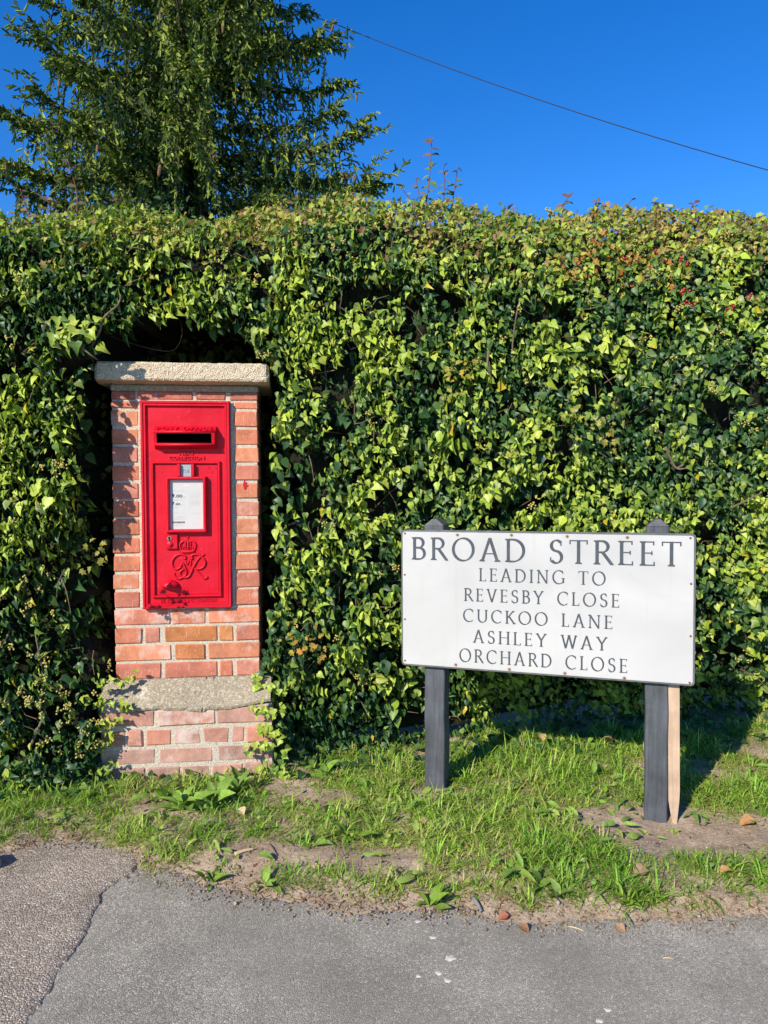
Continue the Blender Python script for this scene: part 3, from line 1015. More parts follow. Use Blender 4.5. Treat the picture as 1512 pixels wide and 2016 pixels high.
def rounded_rect(x0, x1, z0, z1, r, n=6):
    pts = []
    for (cx, cz, a0) in ((x1 - r, z1 - r, 0), (x0 + r, z1 - r, 90), (x0 + r, z0 + r, 180), (x1 - r, z0 + r, 270)):
        for k in range(n + 1):
            a = R(a0 + 90 * k / n); pts.append((cx + r * math.cos(a), cz + r * math.sin(a)))
    return pts


def slab(x0, x1, z0, z1, r, yb, yf, bev=0.001):
    m = MB(); out = rounded_rect(x0, x1, z0, z1, r); inn = rounded_rect(x0 + bev, x1 - bev, z0 + bev, z1 - bev, max(r - bev, .001))
    n = len(out)
    vs = [(x, yb, z) for x, z in out] + [(x, yf + bev, z) for x, z in out] + [(x, yf, z) for x, z in inn]
    fs = [tuple(range(n)), tuple(2 * n + k for k in range(n))]
    for i in (0, 1):
        for k in range(n):
            fs.append((i * n + k, i * n + (k + 1) % n, (i + 1) * n + (k + 1) % n, (i + 1) * n + k))
    return m.add(vs, fs)


slab(0, SW, SB, ST, 0.014, 0.020, 0.0).build('backing_board', M['border'], sign)
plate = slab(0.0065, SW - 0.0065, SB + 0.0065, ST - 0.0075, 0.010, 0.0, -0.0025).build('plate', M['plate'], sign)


class Pen:
    def __init__(s, thick, thin): s.th = thick; s.tn = thin; s.m = MB(); s.k = 0

    def stroke(s, pts, ww=None):
        """broad-pen ribbon through 2D points (unit cap height)"""
        n = len(pts); L = []; Rr = []
        for i, (x, y) in enumerate(pts):
            a = pts[max(i - 1, 0)]; b = pts[min(i + 1, n - 1)]
            dx, dy = b[0] - a[0], b[1] - a[1]; l = math.hypot(dx, dy) or 1
            th = math.atan2(dy, dx)
            w = ww if ww else s.tn + (s.th - s.tn) * abs(math.sin(th - R(22)))
            nx_, ny_ = -dy / l * w / 2, dx / l * w / 2
            L.append((x + nx_, y + ny_)); Rr.append((x - nx_, y - ny_))
        y0 = -0.0006 - 0.00004 * (s.k % 9); s.k += 1
        vs = [(x, y0, y) for x, y in L] + [(x, y0, y) for x, y in Rr] + [(x, 0, y) for x, y in L] + [(x, 0, y) for x, y in Rr]
        fs = []
        for i in range(n - 1):
            fs += [(i, i + 1, n + i + 1, n + i), (i, 2 * n + i, 2 * n + i + 1, i + 1), (n + i, n + i + 1, 3 * n + i + 1, 3 * n + i)]
        s.m.add(vs, fs)

    def serif(s, x, y, w=0.25, up=1):
        h = 0.036 * up; q = 0.055 * up
        y0 = -0.0006 - 0.00004 * (s.k % 9); s.k += 1
        t = s.th / 2
        p = [(x - w / 2, y), (x + w / 2, y), (x + w / 2, y + h), (x + t, y + h + q), (x - t, y + h + q), (x - w / 2, y + h)]
        s.m.add([(a, y0, b) for a, b in p], [tuple(range(6))])

    def tick(s, x, y, h, w=0.05):
        s.stroke([(x, y), (x, y + h)], w)


def arc(cx, cy_, rx, ry, a0, a1, n=14):
    return [(cx + rx * math.cos(R(a0 + (a1 - a0) * k / n)), cy_ + ry * math.sin(R(a0 + (a1 - a0) * k / n))) for k in range(n + 1)]


def glyph(ch, th=0.125, tn=0.055):
    p = Pen(th, tn); st = p.stroke; sf = p.serif
    hw = tn * 0.9
    def stem(x, y0=0, y1=1, s0=1, s1=1):
        st([(x, y0), (x, y1)], th)
        if s0: sf(x, y0, 0.25, 1)
        if s1: sf(x, y1, 0.25, -1)
    w = 0.6
    if ch == 'A':
        w = 0.80; st([(0.10, 0), (0.40, 1.02)]); st([(0.40, 1.02), (0.70, 0)]); st([(0.20, 0.34), (0.62, 0.34)], hw); sf(0.10, 0, 0.22); sf(0.70, 0, 0.24)
    elif ch == 'B':
        w = 0.60; stem(0.13); st([(0.13, .97)] + arc(0.30, .755, .19, .215, 90, -90) + [(0.13, .54)]); st([(0.13, .53)] + arc(0.32, .28, .22, .25, 90, -90) + [(0.13, .03)])
    elif ch == 'C':
        w = 0.80; st(arc(0.47, .5, .40, .49, 48, 312, 24)); p.tick(0.745, .74, .18)
    elif ch == 'D':
        w = 0.80; stem(0.13); st([(0.13, .97)] + arc(0.30, .5, .42, .47, 90, -90, 20) + [(0.13, .03)])
    elif ch == 'E':
        w = 0.56; stem(0.13); st([(0.13, .97), (0.49, .97)], hw); st([(0.13, .52), (0.43, .52)], hw); st([(0.13, .03), (0.51, .03)], hw)
        p.tick(.49, .84, .16); p.tick(.43, .44, .16); p.tick(.51, 0, .17)
    elif ch == 'G':
        w = 0.84; st(arc(0.47, .5, .40, .49, 48, 330, 24)); p.tick(0.745, .74, .18); st([(.78, .08), (.78, .42)], th * .95); st([(.64, .42), (.88, .42)], hw)
    elif ch == 'H':
        w = 0.82; stem(0.13); stem(0.69); st([(0.13, .52), (0.69, .52)], hw)
    elif ch == 'I':
        w = 0.28; stem(0.14)
    elif ch == 'K':
        w = 0.70; stem(0.13); st([(0.17, .46), (0.58, 1.0)]); st([(0.27, .58), (0.66, 0)]); sf(.58, 1, .2, -1); sf(.65, 0, .22)
    elif ch == 'L':
        w = 0.54; stem(0.13); st([(0.13, .03), (0.50, .03)], hw); p.tick(.50, 0, .18)
    elif ch == 'N':
        w = 0.84; st([(0.13, 0), (0.13, 1)], tn * 1.5); st([(0.11, 1), (0.71, 0)], th); st([(0.71, 0), (0.71, 1)], tn * 1.5); sf(.13, 0, .22); sf(.71, 1, .22, -1); sf(.08, 1, .16, -1)
    elif ch == 'O':
        w = 0.92; st(arc(0.46, .5, .40, .49, 0, 360, 30))
    elif ch == 'R':
        w = 0.68; stem(0.13); st([(0.13, .97)] + arc(0.30, .74, .22, .23, 90, -90) + [(0.13, .51)]); st([(0.32, .52), (0.66, .01)], th); st([(.62, .03), (.72, .0)], hw)
    elif ch == 'S':
        w = 0.56; st(arc(0.29, .745, .19, .225, 35, 262, 14)[:-1] + arc(0.28, .265, .20, .25, 82, -145, 16), None); p.tick(.455, .74, .18); p.tick(.075, .07, .18)
    elif ch == 'T':
        w = 0.70; stem(0.35, 0, 1, 1, 0); st([(0.03, .97), (0.67, .97)], hw); p.tick(.04, .82, .18); p.tick(.66, .82, .18)
    elif ch == 'U':
        w = 0.80; st([(0.13, 1), (0.13, .35)] + arc(0.41, .33, .28, .32, 180, 360, 16) + [(0.69, 1)]); sf(.13, 1, .25, -1); sf(.69, 1, .22, -1)
    elif ch == 'V':
        w = 0.78; st([(0.10, 1), (0.40, -.01)]); st([(0.40, -.01), (0.68, 1)]); sf(.10, 1, .24, -1); sf(.68, 1, .20, -1)
    elif ch == 'W':
        w = 1.10; st([(0.10, 1), (0.34, 0)]); st([(0.34, 0), (0.56, 1)]); st([(0.56, 1), (0.80, 0)]); st([(0.80, 0), (1.02, 1)]); sf(.10, 1, .22, -1); sf(.56, 1, .2, -1); sf(1.02, 1, .20, -1)
    elif ch == 'Y':
        w = 0.74; st([(0.08, 1), (0.37, .48)]); st([(0.37, .48), (0.66, 1)]); st([(.37, 0), (.37, .5)], th); sf(.37, 0, .25); sf(.09, 1, .22, -1); sf(.65, 1, .2, -1)
    return p.m, w


LINES = [('BROAD STREET', 0.0445, 1.0145, 0.9105, 0.0870, 0.19), ('LEADING TO', 0.308, 0.7633, 0.8355, 0.0495, 0.24), ('REVESBY CLOSE', 0.2505, 0.811, 0.758, 0.0490, 0.24),
         ('CUCKOO LANE', 0.246, 0.788, 0.6795, 0.0485, 0.24), ('ASHLEY WAY', 0.285, 0.7705, 0.6005, 0.0490, 0.24), ('ORCHARD CLOSE', 0.232, 0.8395, 0.5248, 0.0505, 0.24)]
for body, x0, x1, zb_, hh, gap in LINES:
    ws = [(glyph(c)[1] if c != ' ' else 0.48) for c in body]
    total = sum(ws) + gap * (len(body) - 1) - 0.06
    k = (x1 - x0) / total
    x = x0 - 0.02 * k
    for c, w in zip(body, ws):
        if c != ' ':
            gm, _ = glyph(c)
            me_m = MB()
            me_m.v = [(vx * k, vy, vz * hh) for vx, vy, vz in gm.v]; me_m.f = gm.f
            o = me_m.build('letter', M['letter'], plate, fix=True)
            o.location = (x, -0.0026, zb_)
        x += (w + gap) * k
SCR = [(0.0163, 1.0417), (0.2244, 1.0392), (0.429, 1.0416), (0.6305, 1.0401), (0.8381, 1.0397), (1.0455, 1.041), (0.0148, 0.5435), (0.2173, 0.5412), (0.4218, 0.5381),
       (0.6241, 0.5387), (0.8311, 0.5365), (1.0471, 0.5366), (0.015, 0.8804), (0.015, 0.706), (1.0490, 0.8823), (1.0490, 0.6999)]


def mat_rust():
    t = NT('rust_stain')
    co = t.coords('Object')
    ln = t.n('ShaderNodeVectorMath', operation='LENGTH'); t.l(co, ln.inputs[0])
    nz = t.noise(120, 4, 0.6, co)
    a = t.math('ADD', t.math('MULTIPLY', ln.outputs['Value'], 70.0), t.math('MULTIPLY', nz, 0.7))
    fac = t.ramp(a, [(0.35, 0.75), (1.05, 0.0)])
    b = t.bsdf((0.38, 0.19, 0.09), 0.8)
    tr = t.n('ShaderNodeBsdfTransparent'); mx = t.n('ShaderNodeMixShader')
    t.l(fac, mx.inputs[0]); t.l(tr.outputs[0], mx.inputs[1]); t.l(b.outputs[0], mx.inputs[2]); t.l(mx.outputs[0], t.out.inputs['Surface'])
    return t.m


M['rust'] = mat_rust()
scm = MB().disc_solid(0, 0, 0.0040, 0.0, -0.0012, 12, 0.0012)
sc_me = None
for i, (x, z) in enumerate(SCR):
    if sc_me is None:
        o = scm.build('screw', M['screw'], plate); sc_me = o.data
    else:
        o = link_mesh('screw', sc_me, None, plate)
    o.location = (x, -0.0026, z - 0.03)
    if 1 <= i <= 11 and i not in (5, 6, 11):
        r_ = 0.012 if i > 6 else 0.0075
        dm = MB(); dm.add([(r_ * math.cos(2 * math.pi * k / 16), 0, r_ * math.sin(2 * math.pi * k / 16)) for k in range(16)], [tuple(range(16))])
        d_ = dm.build('rust_stain', M['rust'], plate, fix=False); d_.location = (x, -0.0030, z - 0.031)


def post(x0, x1, zbot, ztop, kx, y0=0.022, y1=0.112, name='post', tilt=0.0):
    """timber post with a chamfered, gabled head"""
    m = MB(); xm = (x0 + x1) / 2; n = 14
    prof = [(x0, -0.0), (x1, 0.0)]
    vs = []; fs = []
    b = 0.004
    for i in range(n + 1):
        z = zbot + (ztop - 0.028 - zbot) * i / n
        jx = 0.0015 * math.sin(i * 2.1 + kx); jy = 0.001 * math.cos(i * 1.7 + kx)
        vs += [(x0 + b + jx, y0 + jy, z), (x1 - b + jx, y0 + jy, z), (x1 + jx, y0 + b + jy, z), (x1 + jx, y1 - b, z), (x1 - b + jx, y1, z), (x0 + b + jx, y1, z), (x0 + jx, y1 - b, z), (x0 + jx, y0 + b + jy, z)]
    for i in range(n):
        for k in range(8):
            k2 = (k + 1) % 8
            fs.append((i * 8 + k, i * 8 + k2, (i + 1) * 8 + k2, (i + 1) * 8 + k))
    t0 = len(vs)
    c = 0.020
    # gabled head: ridge runs front to back
    zz = ztop - 0.028
    vs += [(x0 + 0.002, y0, zz + .004), (xm - .008, y0 + .004, ztop), (xm + .008, y0 + .004, ztop), (x1 - 0.002, y0, zz + .004),
           (x0 + 0.002, y1, zz + .004), (xm - .008, y1 - .004, ztop), (xm + .008, y1 - .004, ztop), (x1 - 0.002, y1, zz + .004)]
    fs += [(t0, t0 + 1, t0 + 2, t0 + 3), (t0 + 4, t0 + 7, t0 + 6, t0 + 5), (t0, t0 + 4, t0 + 5, t0 + 1), (t0 + 1, t0 + 5, t0 + 6, t0 + 2), (t0 + 2, t0 + 6, t0 + 7, t0 + 3)]
    l = n * 8
    fs += [(l + 0, l + 1, t0 + 3, t0), (l + 4, l + 5, t0 + 4, t0 + 7), (l + 1, l + 2, l + 3, l + 4, t0 + 7, t0 + 3), (l + 5, l + 6, l + 7, l + 0, t0, t0 + 4)]
    m.add(vs, fs)
    o = m.build(name, M['postblack'], sign)
    return o


post(0.087, 0.166, -0.12, 1.068, 0.0)
post(0.902, 0.980, -0.12, 1.074, 1.7)
# bare stake beside the right post
sk = empty('wooden_stake', (0, 0, 0.0), 0)
stx = SA + Vector((math.cos(SYAW), math.sin(SYAW), 0)) * 1.003 + Vector((-math.sin(SYAW), math.cos(SYAW), 0)) * 0.045
sk.location = (stx.x, stx.y, 0.0); sk.rotation_euler = (0, R(-0.6), SYAW)
tag(sk, 'bare pale timber stake with a pointed foot, beside the right sign post', 'stake')
m = MB(); vs = []; fs = []
w2, d2 = 0.019, 0.016
prof = [(-0.02, 0.006, -0.014), (0.03, 0.010, -0.008), (0.10, 0.9 * w2, -w2), (0.14, w2, -w2), (0.4, w2, -w2), (0.62, w2, -w2), (0.80, w2, -w2)]
for z, xr, xl in prof:
    vs += [(xl, -d2, z), (xr, -d2, z), (xr, d2, z), (xl, d2, z)]
for i in range(len(prof) - 1):
    for k in range(4):
        fs.append((i * 4 + k, i * 4 + (k + 1) % 4, i * 4 + 4 + (k + 1) % 4, i * 4 + 4 + k))
fs += [(0, 1, 2, 3), tuple(len(vs) - 4 + k for k in range(4))]
m.add(vs, fs).build('shaft', M['stake'], sk)

# ------------------------------------------------------------------ leaf templates (x across, y to tip, z normal)
def leaf_tmpl(outline, rib, zc=0.10, tipdrop=0.12):
    """outline: right half (x,y) from base to tip; rib points share the y list"""
    n = len(outline)
    T = []
    for (x, y) in outline: T.append((x, y, zc * abs(x) * 1.6 - tipdrop * max(0, y - .55) ** 2 * 2))
    for (x, y) in outline: T.append((-x, y, zc * abs(x) * 1.6 - tipdrop * max(0, y - .55) ** 2 * 2))
    for y in rib: T.append((0, y, -zc * 0.35 - tipdrop * max(0, y - .55) ** 2 * 2))
    return T, n


def make_tmpl(outline, zc=0.25, tipdrop=0.5):
    # fan between outline and a rib vertex for each outline vertex
    n = len(outline); T = []; F = []
    z = lambda x, y: zc * abs(x) - tipdrop * max(0, y - .5) ** 2
    for (x, y) in outline: T.append((x, y, z(x, y)))
    for (x, y) in outline[1:-1]: T.append((-x, y, z(x, y)))
    T.append((0, 0.30, -0.02)); T.append((0, 0.66, -0.02 - tipdrop * .025))
    a, b = len(T) - 2, len(T) - 1
    right = list(range(n)); left = [0] + list(range(n, n + n - 2)) + [n - 1]
    for side, s in ((right, 1), (left, -1)):
        for i in range(n - 1):
            p, q = side[i], side[i + 1]
            ym = (T[p][1] + T[q][1]) / 2
            c = a if ym < 0.5 else b
            F.append((c, p, q) if s > 0 else (c, q, p))
        # bridge triangle between the two rib points
        j = min(range(1, n - 1), key=lambda i: abs(T[side[i]][1] - 0.5))
        F.append((a, side[j], b) if s > 0 else (a, b, side[j]))
    T = np.array(T, float); F = np.array(F, int)
    return T, F


IVY_A = make_tmpl([(0, 0), (0.20, -0.06), (0.40, 0.14), (0.42, 0.36), (0.22, 0.72), (0, 1.0)])
IVY_B = make_tmpl([(0, 0), (0.24, -0.08), (0.52, 0.10), (0.50, 0.28), (0.27, 0.50), (0.17, 0.72), (0, 1.0)], 0.32, 0.4)
IVY_C = make_tmpl([(0, 0), (0.16, 0.02), (0.31, 0.24), (0.30, 0.46), (0.15, 0.76), (0, 1.02)], 0.55, 0.8)
OVAL = make_tmpl([(0, 0), (0.14, 0.12), (0.25, 0.34), (0.22, 0.62), (0.11, 0.85), (0, 1.0)], 0.35, 0.5)
HAW = make_tmpl([(0, 0), (0.13, 0.10), (0.42, 0.34), (0.24, 0.46), (0.40, 0.72), (0.15, 0.76), (0, 1.0)], 0.3, 0.5)

SMALL = (np.array([(0, 0, 0), (.26, .30, .07), (.17, .68, .02), (0, 1, -.12), (-.17, .68, .02), (-.26, .30, .07), (0, .45, -.03)]), np.array([(6, 0, 1), (6, 1, 2), (6, 2, 3), (6, 3, 4), (6, 4, 5), (6, 5, 0)]))
YOUNG = np.array([(0.36, 0.46, 0.055), (0.29, 0.40, 0.05), (0.40, 0.48, 0.08), (0.24, 0.34, 0.045), (0.33, 0.40, 0.06)])
MIDG = np.array([(0.11, 0.20, 0.035), (0.15, 0.24, 0.04), (0.09, 0.165, 0.035), (0.18, 0.25, 0.05)])
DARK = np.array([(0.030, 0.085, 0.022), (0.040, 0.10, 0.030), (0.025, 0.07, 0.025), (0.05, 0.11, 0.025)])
BROWNG = np.array([(0.30, 0.30, 0.05), (0.32, 0.26, 0.08), (0.22, 0.12, 0.06), (0.36, 0.35, 0.06), (0.18, 0.23, 0.04), (0.28, 0.17, 0.07), (0.40, 0.36, 0.08)])

# ------------------------------------------------------------------ hedge
hedge = empty('ivy_hedge', (0.3, 3.6, 0.03))
tag(hedge, 'tall clipped hedge smothered in glossy green ivy, behind the pillar and sign', 'hedge')
HOFF = np.array([0.3, 3.6, 0.03])
FXs = [-3.6, -1.9, -1.25, -0.95, -0.4, 0.3, 1.0, 1.8, 3.6]
FYs = [2.72, 2.80, 2.87, 3.00, 3.08, 3.20, 3.34, 3.47, 3.75]
PROF_S = np.array([0, .06, .16, .30, .46, .62, .72, .80, .86, .92, 1.0])
PROF_O = np.array([.36, .24, .08, 0.0, -.01, 0.02, .10, .27, .52, .95, 1.45])
PROF_Z = np.array([.012, .09, .24, .42, .62, .79, .89, .955, .99, 1.01, 0.98])


def hedge_point(x, s, d):
    """point on the hedge surface; s runs from the foot over the top, d = depth behind the surface"""
    fy = np.interp(x, FXs, FYs)
    under = np.interp(x, [-1.2, -0.5, 0.1, 0.7, 1.5], [0.05, 0.25, 0.55, 1.05, 1.15])
    hh = np.interp(x, [-3.5, -1.9, -0.8, 0.2, 1.0, 1.7, 3.5], [2.41, 2.43, 2.46, 2.545, 2.58, 2.60, 2.56])
    o = np.interp(s, PROF_S, PROF_O)
    o = np.where(s < 0.3, o * under, o)
    z = np.interp(s, PROF_S, PROF_Z) * hh
    do = np.interp(s + .02, PROF_S, PROF_O) - np.interp(s - .02, PROF_S, PROF_O)
    dz = (np.interp(s + .02, PROF_S, PROF_Z) - np.interp(s - .02, PROF_S, PROF_Z)) * 2.6
    n = np.stack([-0.16 * np.ones_like(x), -np.maximum(dz, 0.02), do], 1)
    n = unit(n)
    bump = 0.065 * vnoise(x * 3.2, z * 3.2, 0, 41) + 0.070 * vnoise(x * 7.5, z * 7.5, 0, 42) + 0.045 * vnoise(x * 17, z * 17, 0, 43)
    rec = 0.34 * np.exp(-((x + 1.13) / 0.17) ** 2) * np.clip((1.12 - z) / 0.2, 0, 1) * np.clip((z - 0.42) / 0.15, 0, 1)
    p = np.stack([x, fy + o + rec, z + 0.02], 1) + n * (bump - d)[:, None]
    return p, n, bump


def pillar_local(p):
    dx = p[:, 0] - PC.x; dy = p[:, 1] - PC.y
    return dx * math.cos(YAW) + dy * math.sin(YAW), -dx * math.sin(YAW) + dy * math.cos(YAW)


def in_cavity(p, grow=0.0):
    u, d = pillar_local(p); z = p[:, 2]
    nz = 0.035 * vnoise(z * 9, d * 4, 0, 51) + 0.025 * vnoise(z * 23, u * 9, 0, 52)
    # the ivy left of the pillar stands forward of it, so its edge is set further out
    lo = np.interp(z, [0.0, 0.30, 0.46, 0.62, 1.62, 1.76, 1.9], [-0.335, -0.31, -0.32, -0.37, -0.375, -0.315, -0.29]) - nz
    hi = np.interp(z, [0.0, 0.15, 0.36, 0.55, 1.9], [0.36, 0.30, 0.275, 0.375, 0.385]) + nz
    zc = 1.91 - 0.20 * np.abs((u + 0.03) / 0.40) ** 3 + 0.05 * vnoise(u * 14, d * 5, 0, 53)
    return (u > lo - grow) & (u < hi + grow) & (z < zc + grow) & (d < 0.9)


# dark backing sheet in place of the inner twigs, added to block light
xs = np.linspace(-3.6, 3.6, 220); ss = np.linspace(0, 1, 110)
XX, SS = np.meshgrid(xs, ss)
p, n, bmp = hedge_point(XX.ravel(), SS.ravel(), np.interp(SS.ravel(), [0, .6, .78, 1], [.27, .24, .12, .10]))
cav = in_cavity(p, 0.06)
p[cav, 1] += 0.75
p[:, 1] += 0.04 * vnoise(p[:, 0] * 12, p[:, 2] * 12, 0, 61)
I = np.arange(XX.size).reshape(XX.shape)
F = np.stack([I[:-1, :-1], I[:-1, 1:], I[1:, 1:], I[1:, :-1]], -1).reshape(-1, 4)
link_mesh('dark_backing', np_mesh('dark_backing', p - HOFF, F), M['core'], hedge)


def pick(pal, n): return pal[RNG.integers(0, len(pal), n)]


def rand_dirs(n): return unit(RNG.normal(size=(n, 3)))


SUNV = np.array([-ld.x, -ld.y, -ld.z])
leaf_records = []


def ivy_layer(N, tmpl, smin, smax, dmean, name, young_bias=0.0, spread=0.75, deep=False):
    # leaves come in sprays: several leaves around a spray centre
    ns = N // 5
    x = RNG.uniform(-2.5, 2.5, ns); s = RNG.uniform(0.0, 0.93, ns)
    d = RNG.exponential(dmean, ns) - 0.03
    if deep: d = RNG.uniform(0.10, 0.26, ns)
    x = np.repeat(x, 5) + RNG.normal(0, 0.035, ns * 5); s = np.clip(np.repeat(s, 5) + RNG.normal(0, 0.011, ns * 5), 0, .95)
    d = np.repeat(d, 5) + RNG.normal(0, 0.018, ns * 5)
    p, n, b = hedge_point(x, s, d)
    brown = vnoise(x * 1.1, s * 6, 0, 71) * 0.45 + (s - 0.625) * 5.0 + 0.25 * vnoise(x * 5, s * 25, 0, 72)
    keep = (~in_cavity(p)) & (RNG.uniform(0, 1, len(x)) > np.clip(brown, 0, 0.9))
    hole = vnoise(p[:, 0] * 6, p[:, 2] * 6, 0, 81) + 0.5 * vnoise(p[:, 0] * 15, p[:, 2] * 15, 0, 82)
    keep &= ~((hole < -0.58) & (d < 0.09))
    keep &= (p[:, 2] > 0.03)
    if deep: keep = (~in_cavity(p)) & (p[:, 2] > 0.03)
    p, n, x, s, d = p[keep], n[keep], x[keep], s[keep], d[keep]
    N = len(p)
    nr = unit(n * 0.9 + SUNV[None] * 0.45 + np.array([0, 0, 0.25]) + rand_dirs(N) * spread * RNG.uniform(0.5, 1.7, (N, 1)))
    tip = np.array([0, -0.25, -1.0]) + RNG.normal(0, 0.6, (N, 3))
    size = RNG.uniform(smin, smax, N) * (1 + 0.12 * vnoise(p[:, 0] * 4, p[:, 2] * 4, 0, 91))
    low = np.clip((0.95 - p[:, 2]) / 0.5, 0, 1) * np.clip((0.4 - p[:, 0]) / 0.8, 0, 1)      # darker leaf colours low on the left
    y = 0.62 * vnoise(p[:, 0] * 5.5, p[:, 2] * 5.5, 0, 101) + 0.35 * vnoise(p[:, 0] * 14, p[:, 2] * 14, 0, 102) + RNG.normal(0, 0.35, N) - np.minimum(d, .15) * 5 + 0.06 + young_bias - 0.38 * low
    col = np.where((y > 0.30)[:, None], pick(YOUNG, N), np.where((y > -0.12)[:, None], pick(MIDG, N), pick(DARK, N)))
    yel = RNG.uniform(0, 1, N) < 0.006
    col[yel] = (0.45, 0.36, 0.03)
    col = col * RNG.uniform(0.8, 1.2, (N, 1))
    bend = RNG.uniform(-0.1, 0.5, N)
    aspect = np.stack([size * RNG.uniform(0.8, 1.12, N), size, size * RNG.uniform(0.5, 1.6, N)], 1)
    view = -unit(p - np.array([0, 0, CAM_H]))
    score = size * np.clip(np.sum(nr * view, 1), 0, 1) / np.linalg.norm(p - np.array([0, 0, CAM_H]), axis=1) - np.clip(d, 0, 1) * 0.08
    return dict(p=p, n=nr, tip=tip, size=aspect, col=col, bend=bend, score=score, tmpl=tmpl, name=name)


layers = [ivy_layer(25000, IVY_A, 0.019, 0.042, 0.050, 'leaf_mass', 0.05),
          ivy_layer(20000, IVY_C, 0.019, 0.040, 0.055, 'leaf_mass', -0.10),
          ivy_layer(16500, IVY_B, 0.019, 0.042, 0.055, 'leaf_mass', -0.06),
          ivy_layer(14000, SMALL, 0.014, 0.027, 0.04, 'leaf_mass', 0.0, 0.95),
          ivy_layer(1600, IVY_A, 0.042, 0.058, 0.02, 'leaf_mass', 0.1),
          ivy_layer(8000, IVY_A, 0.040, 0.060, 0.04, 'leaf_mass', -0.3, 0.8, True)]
# old leaves and dead ones deep in the recess round the pillar
nd = 2600
uu = RNG.uniform(-0.47, 0.45, nd); zz_c = RNG.uniform(0.35, 2.05, nd)
wall = np.abs(uu) > 0.36
dd_c = np.where(wall, RNG.uniform(0.12, 0.75, nd), RNG.uniform(0.48, 0.78, nd))
pc = np.stack([PC.x + uu * math.cos(YAW) - dd_c * math.sin(YAW), PC.y + uu * math.sin(YAW) + dd_c * math.cos(YAW), zz_c], 1)
colc = np.where((RNG.uniform(0, 1, nd) < .25)[:, None], np.array([0.22, 0.13, 0.06]), pick(MIDG, nd)) * RNG.uniform(.6, 1.2, (nd, 1))
layers.append(dict(p=pc, n=unit(np.array([0, -1, .3]) + rand_dirs(nd) * .8), tip=np.array([0, 0, -1.0]) + RNG.normal(0, .6, (nd, 3)), size=np.repeat(RNG.uniform(.025, .05, nd)[:, None], 3, 1), col=colc,
                   bend=RNG.uniform(0, .5, nd), score=np.full(nd, -1.0), tmpl=IVY_A, name='recess_leaves'))
# small-leaved shoots creeping over the foot of the pillar
def creeper(pts_uvz, n, sz):
    P = []
    for _ in range(n):
        i = random.randrange(len(pts_uvz) - 1); t = random.random()
        a = Vector(pts_uvz[i]); b = Vector(pts_uvz[i + 1]); q = a.lerp(b, t)
        q += Vector((random.gauss(0, .012), random.gauss(-0.012, .008), random.gauss(0, .012)))
        P.append((PC.x + q.x * math.cos(YAW) - q.y * math.sin(YAW), PC.y + q.x * math.sin(YAW) + q.y * math.cos(YAW), q.z))
    return np.array(P)
CREEP = [[(-0.36, -0.12, 0.46), (-0.27, -0.09, 0.44), (-0.20, -0.03, 0.455)], [(-0.38, -0.14, 0.40), (-0.31, -0.13, 0.37), (-0.25, -0.12, 0.36), (-0.22, -0.115, 0.35)],
         [(-0.37, -0.14, 0.25), (-0.29, -0.12, 0.28), (-0.24, -0.115, 0.30)], [(-0.38, -0.14, 0.17), (-0.32, -0.12, 0.19), (-0.27, -0.115, 0.215)], [(-0.36, -0.14, 0.07), (-0.31, -0.12, 0.10), (-0.27, -0.115, 0.125)],
         [(0.42, -0.14, 0.40), (0.31, -0.06, 0.40), (0.27, -0.03, 0.425)], [(0.40, -0.16, 0.30), (0.31, -0.13, 0.33), (0.29, -0.12, 0.30)], [(0.42, -0.16, 0.12), (0.33, -0.13, 0.17), (0.27, -0.12, 0.16), (0.24, -0.115, 0.15)],
         [(0.40, -0.16, 0.20), (0.34, -0.13, 0.24), (0.30, -0.12, 0.22)], [(0.42, -0.18, 0.06), (0.36, -0.14, 0.06), (0.31, -0.13, 0.08)]]
over = np.stack([RNG.uniform(-1.26, -1.09, 34), RNG.uniform(2.83, 2.90, 34), RNG.uniform(1.76, 1.88, 34)], 1)     # sprays hanging beside the cap
cpos = np.concatenate([creeper(c, 26, 0.02) for c in CREEP] + [over])
N = len(cpos)
crp = dict(p=cpos, n=unit(np.array([-0.3, -1.0, 0.5]) + rand_dirs(N) * 0.7), tip=np.array([0, -0.2, -1.0]) + RNG.normal(0, 0.7, (N, 3)), size=np.repeat(np.where(np.arange(N) >= N - 34, RNG.uniform(.03, .05, N), RNG.uniform(0.016, 0.032, N))[:, None], 3, 1),
           col=np.where((RNG.uniform(0, 1, N) < 0.7)[:, None], pick(YOUNG, N), pick(MIDG, N)), bend=RNG.uniform(0, .5, N), score=np.full(N, 0.0), tmpl=IVY_B, name='creeping_leaves')

# the 300 leaves that show largest are objects of their own
allscore = np.concatenate([L['score'] for L in layers])
thr = np.sort(allscore)[-300]
proto = {}
count = 0
for L in layers + [crp]:
    big = (L['score'] >= thr) & (count < 400)
    for i in np.nonzero(big)[0]:
        key = id(L['tmpl'])
        if key not in proto:
            T, F = L['tmpl']; me = np_mesh('leaf', T, F); me.materials.append(M['ivy_obj']); proto[key] = me
        o = bpy.data.objects.new('leaf', proto[key]); COL.objects.link(o)
        n_ = Vector(L['n'][i]).normalized(); t_ = Vector(L['tip'][i]); t_ = (t_ - n_ * t_.dot(n_)).normalized(); x_ = t_.cross(n_)
        sz = L['size'][i]
        mtx = Matrix((x_ * sz[0], t_ * sz[1], n_ * sz[2])).transposed().to_4x4()
        mtx.translation = Vector(L['p'][i] - HOFF)
        o.parent = hedge; o.matrix_basis = mtx
        c = L['col'][i]; o.color = (c[0], c[1], c[2], 1)
        count += 1
    k = ~big
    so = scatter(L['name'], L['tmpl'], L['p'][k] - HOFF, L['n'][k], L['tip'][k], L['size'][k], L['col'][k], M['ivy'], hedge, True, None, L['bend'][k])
    so['kind'] = 'stuff'

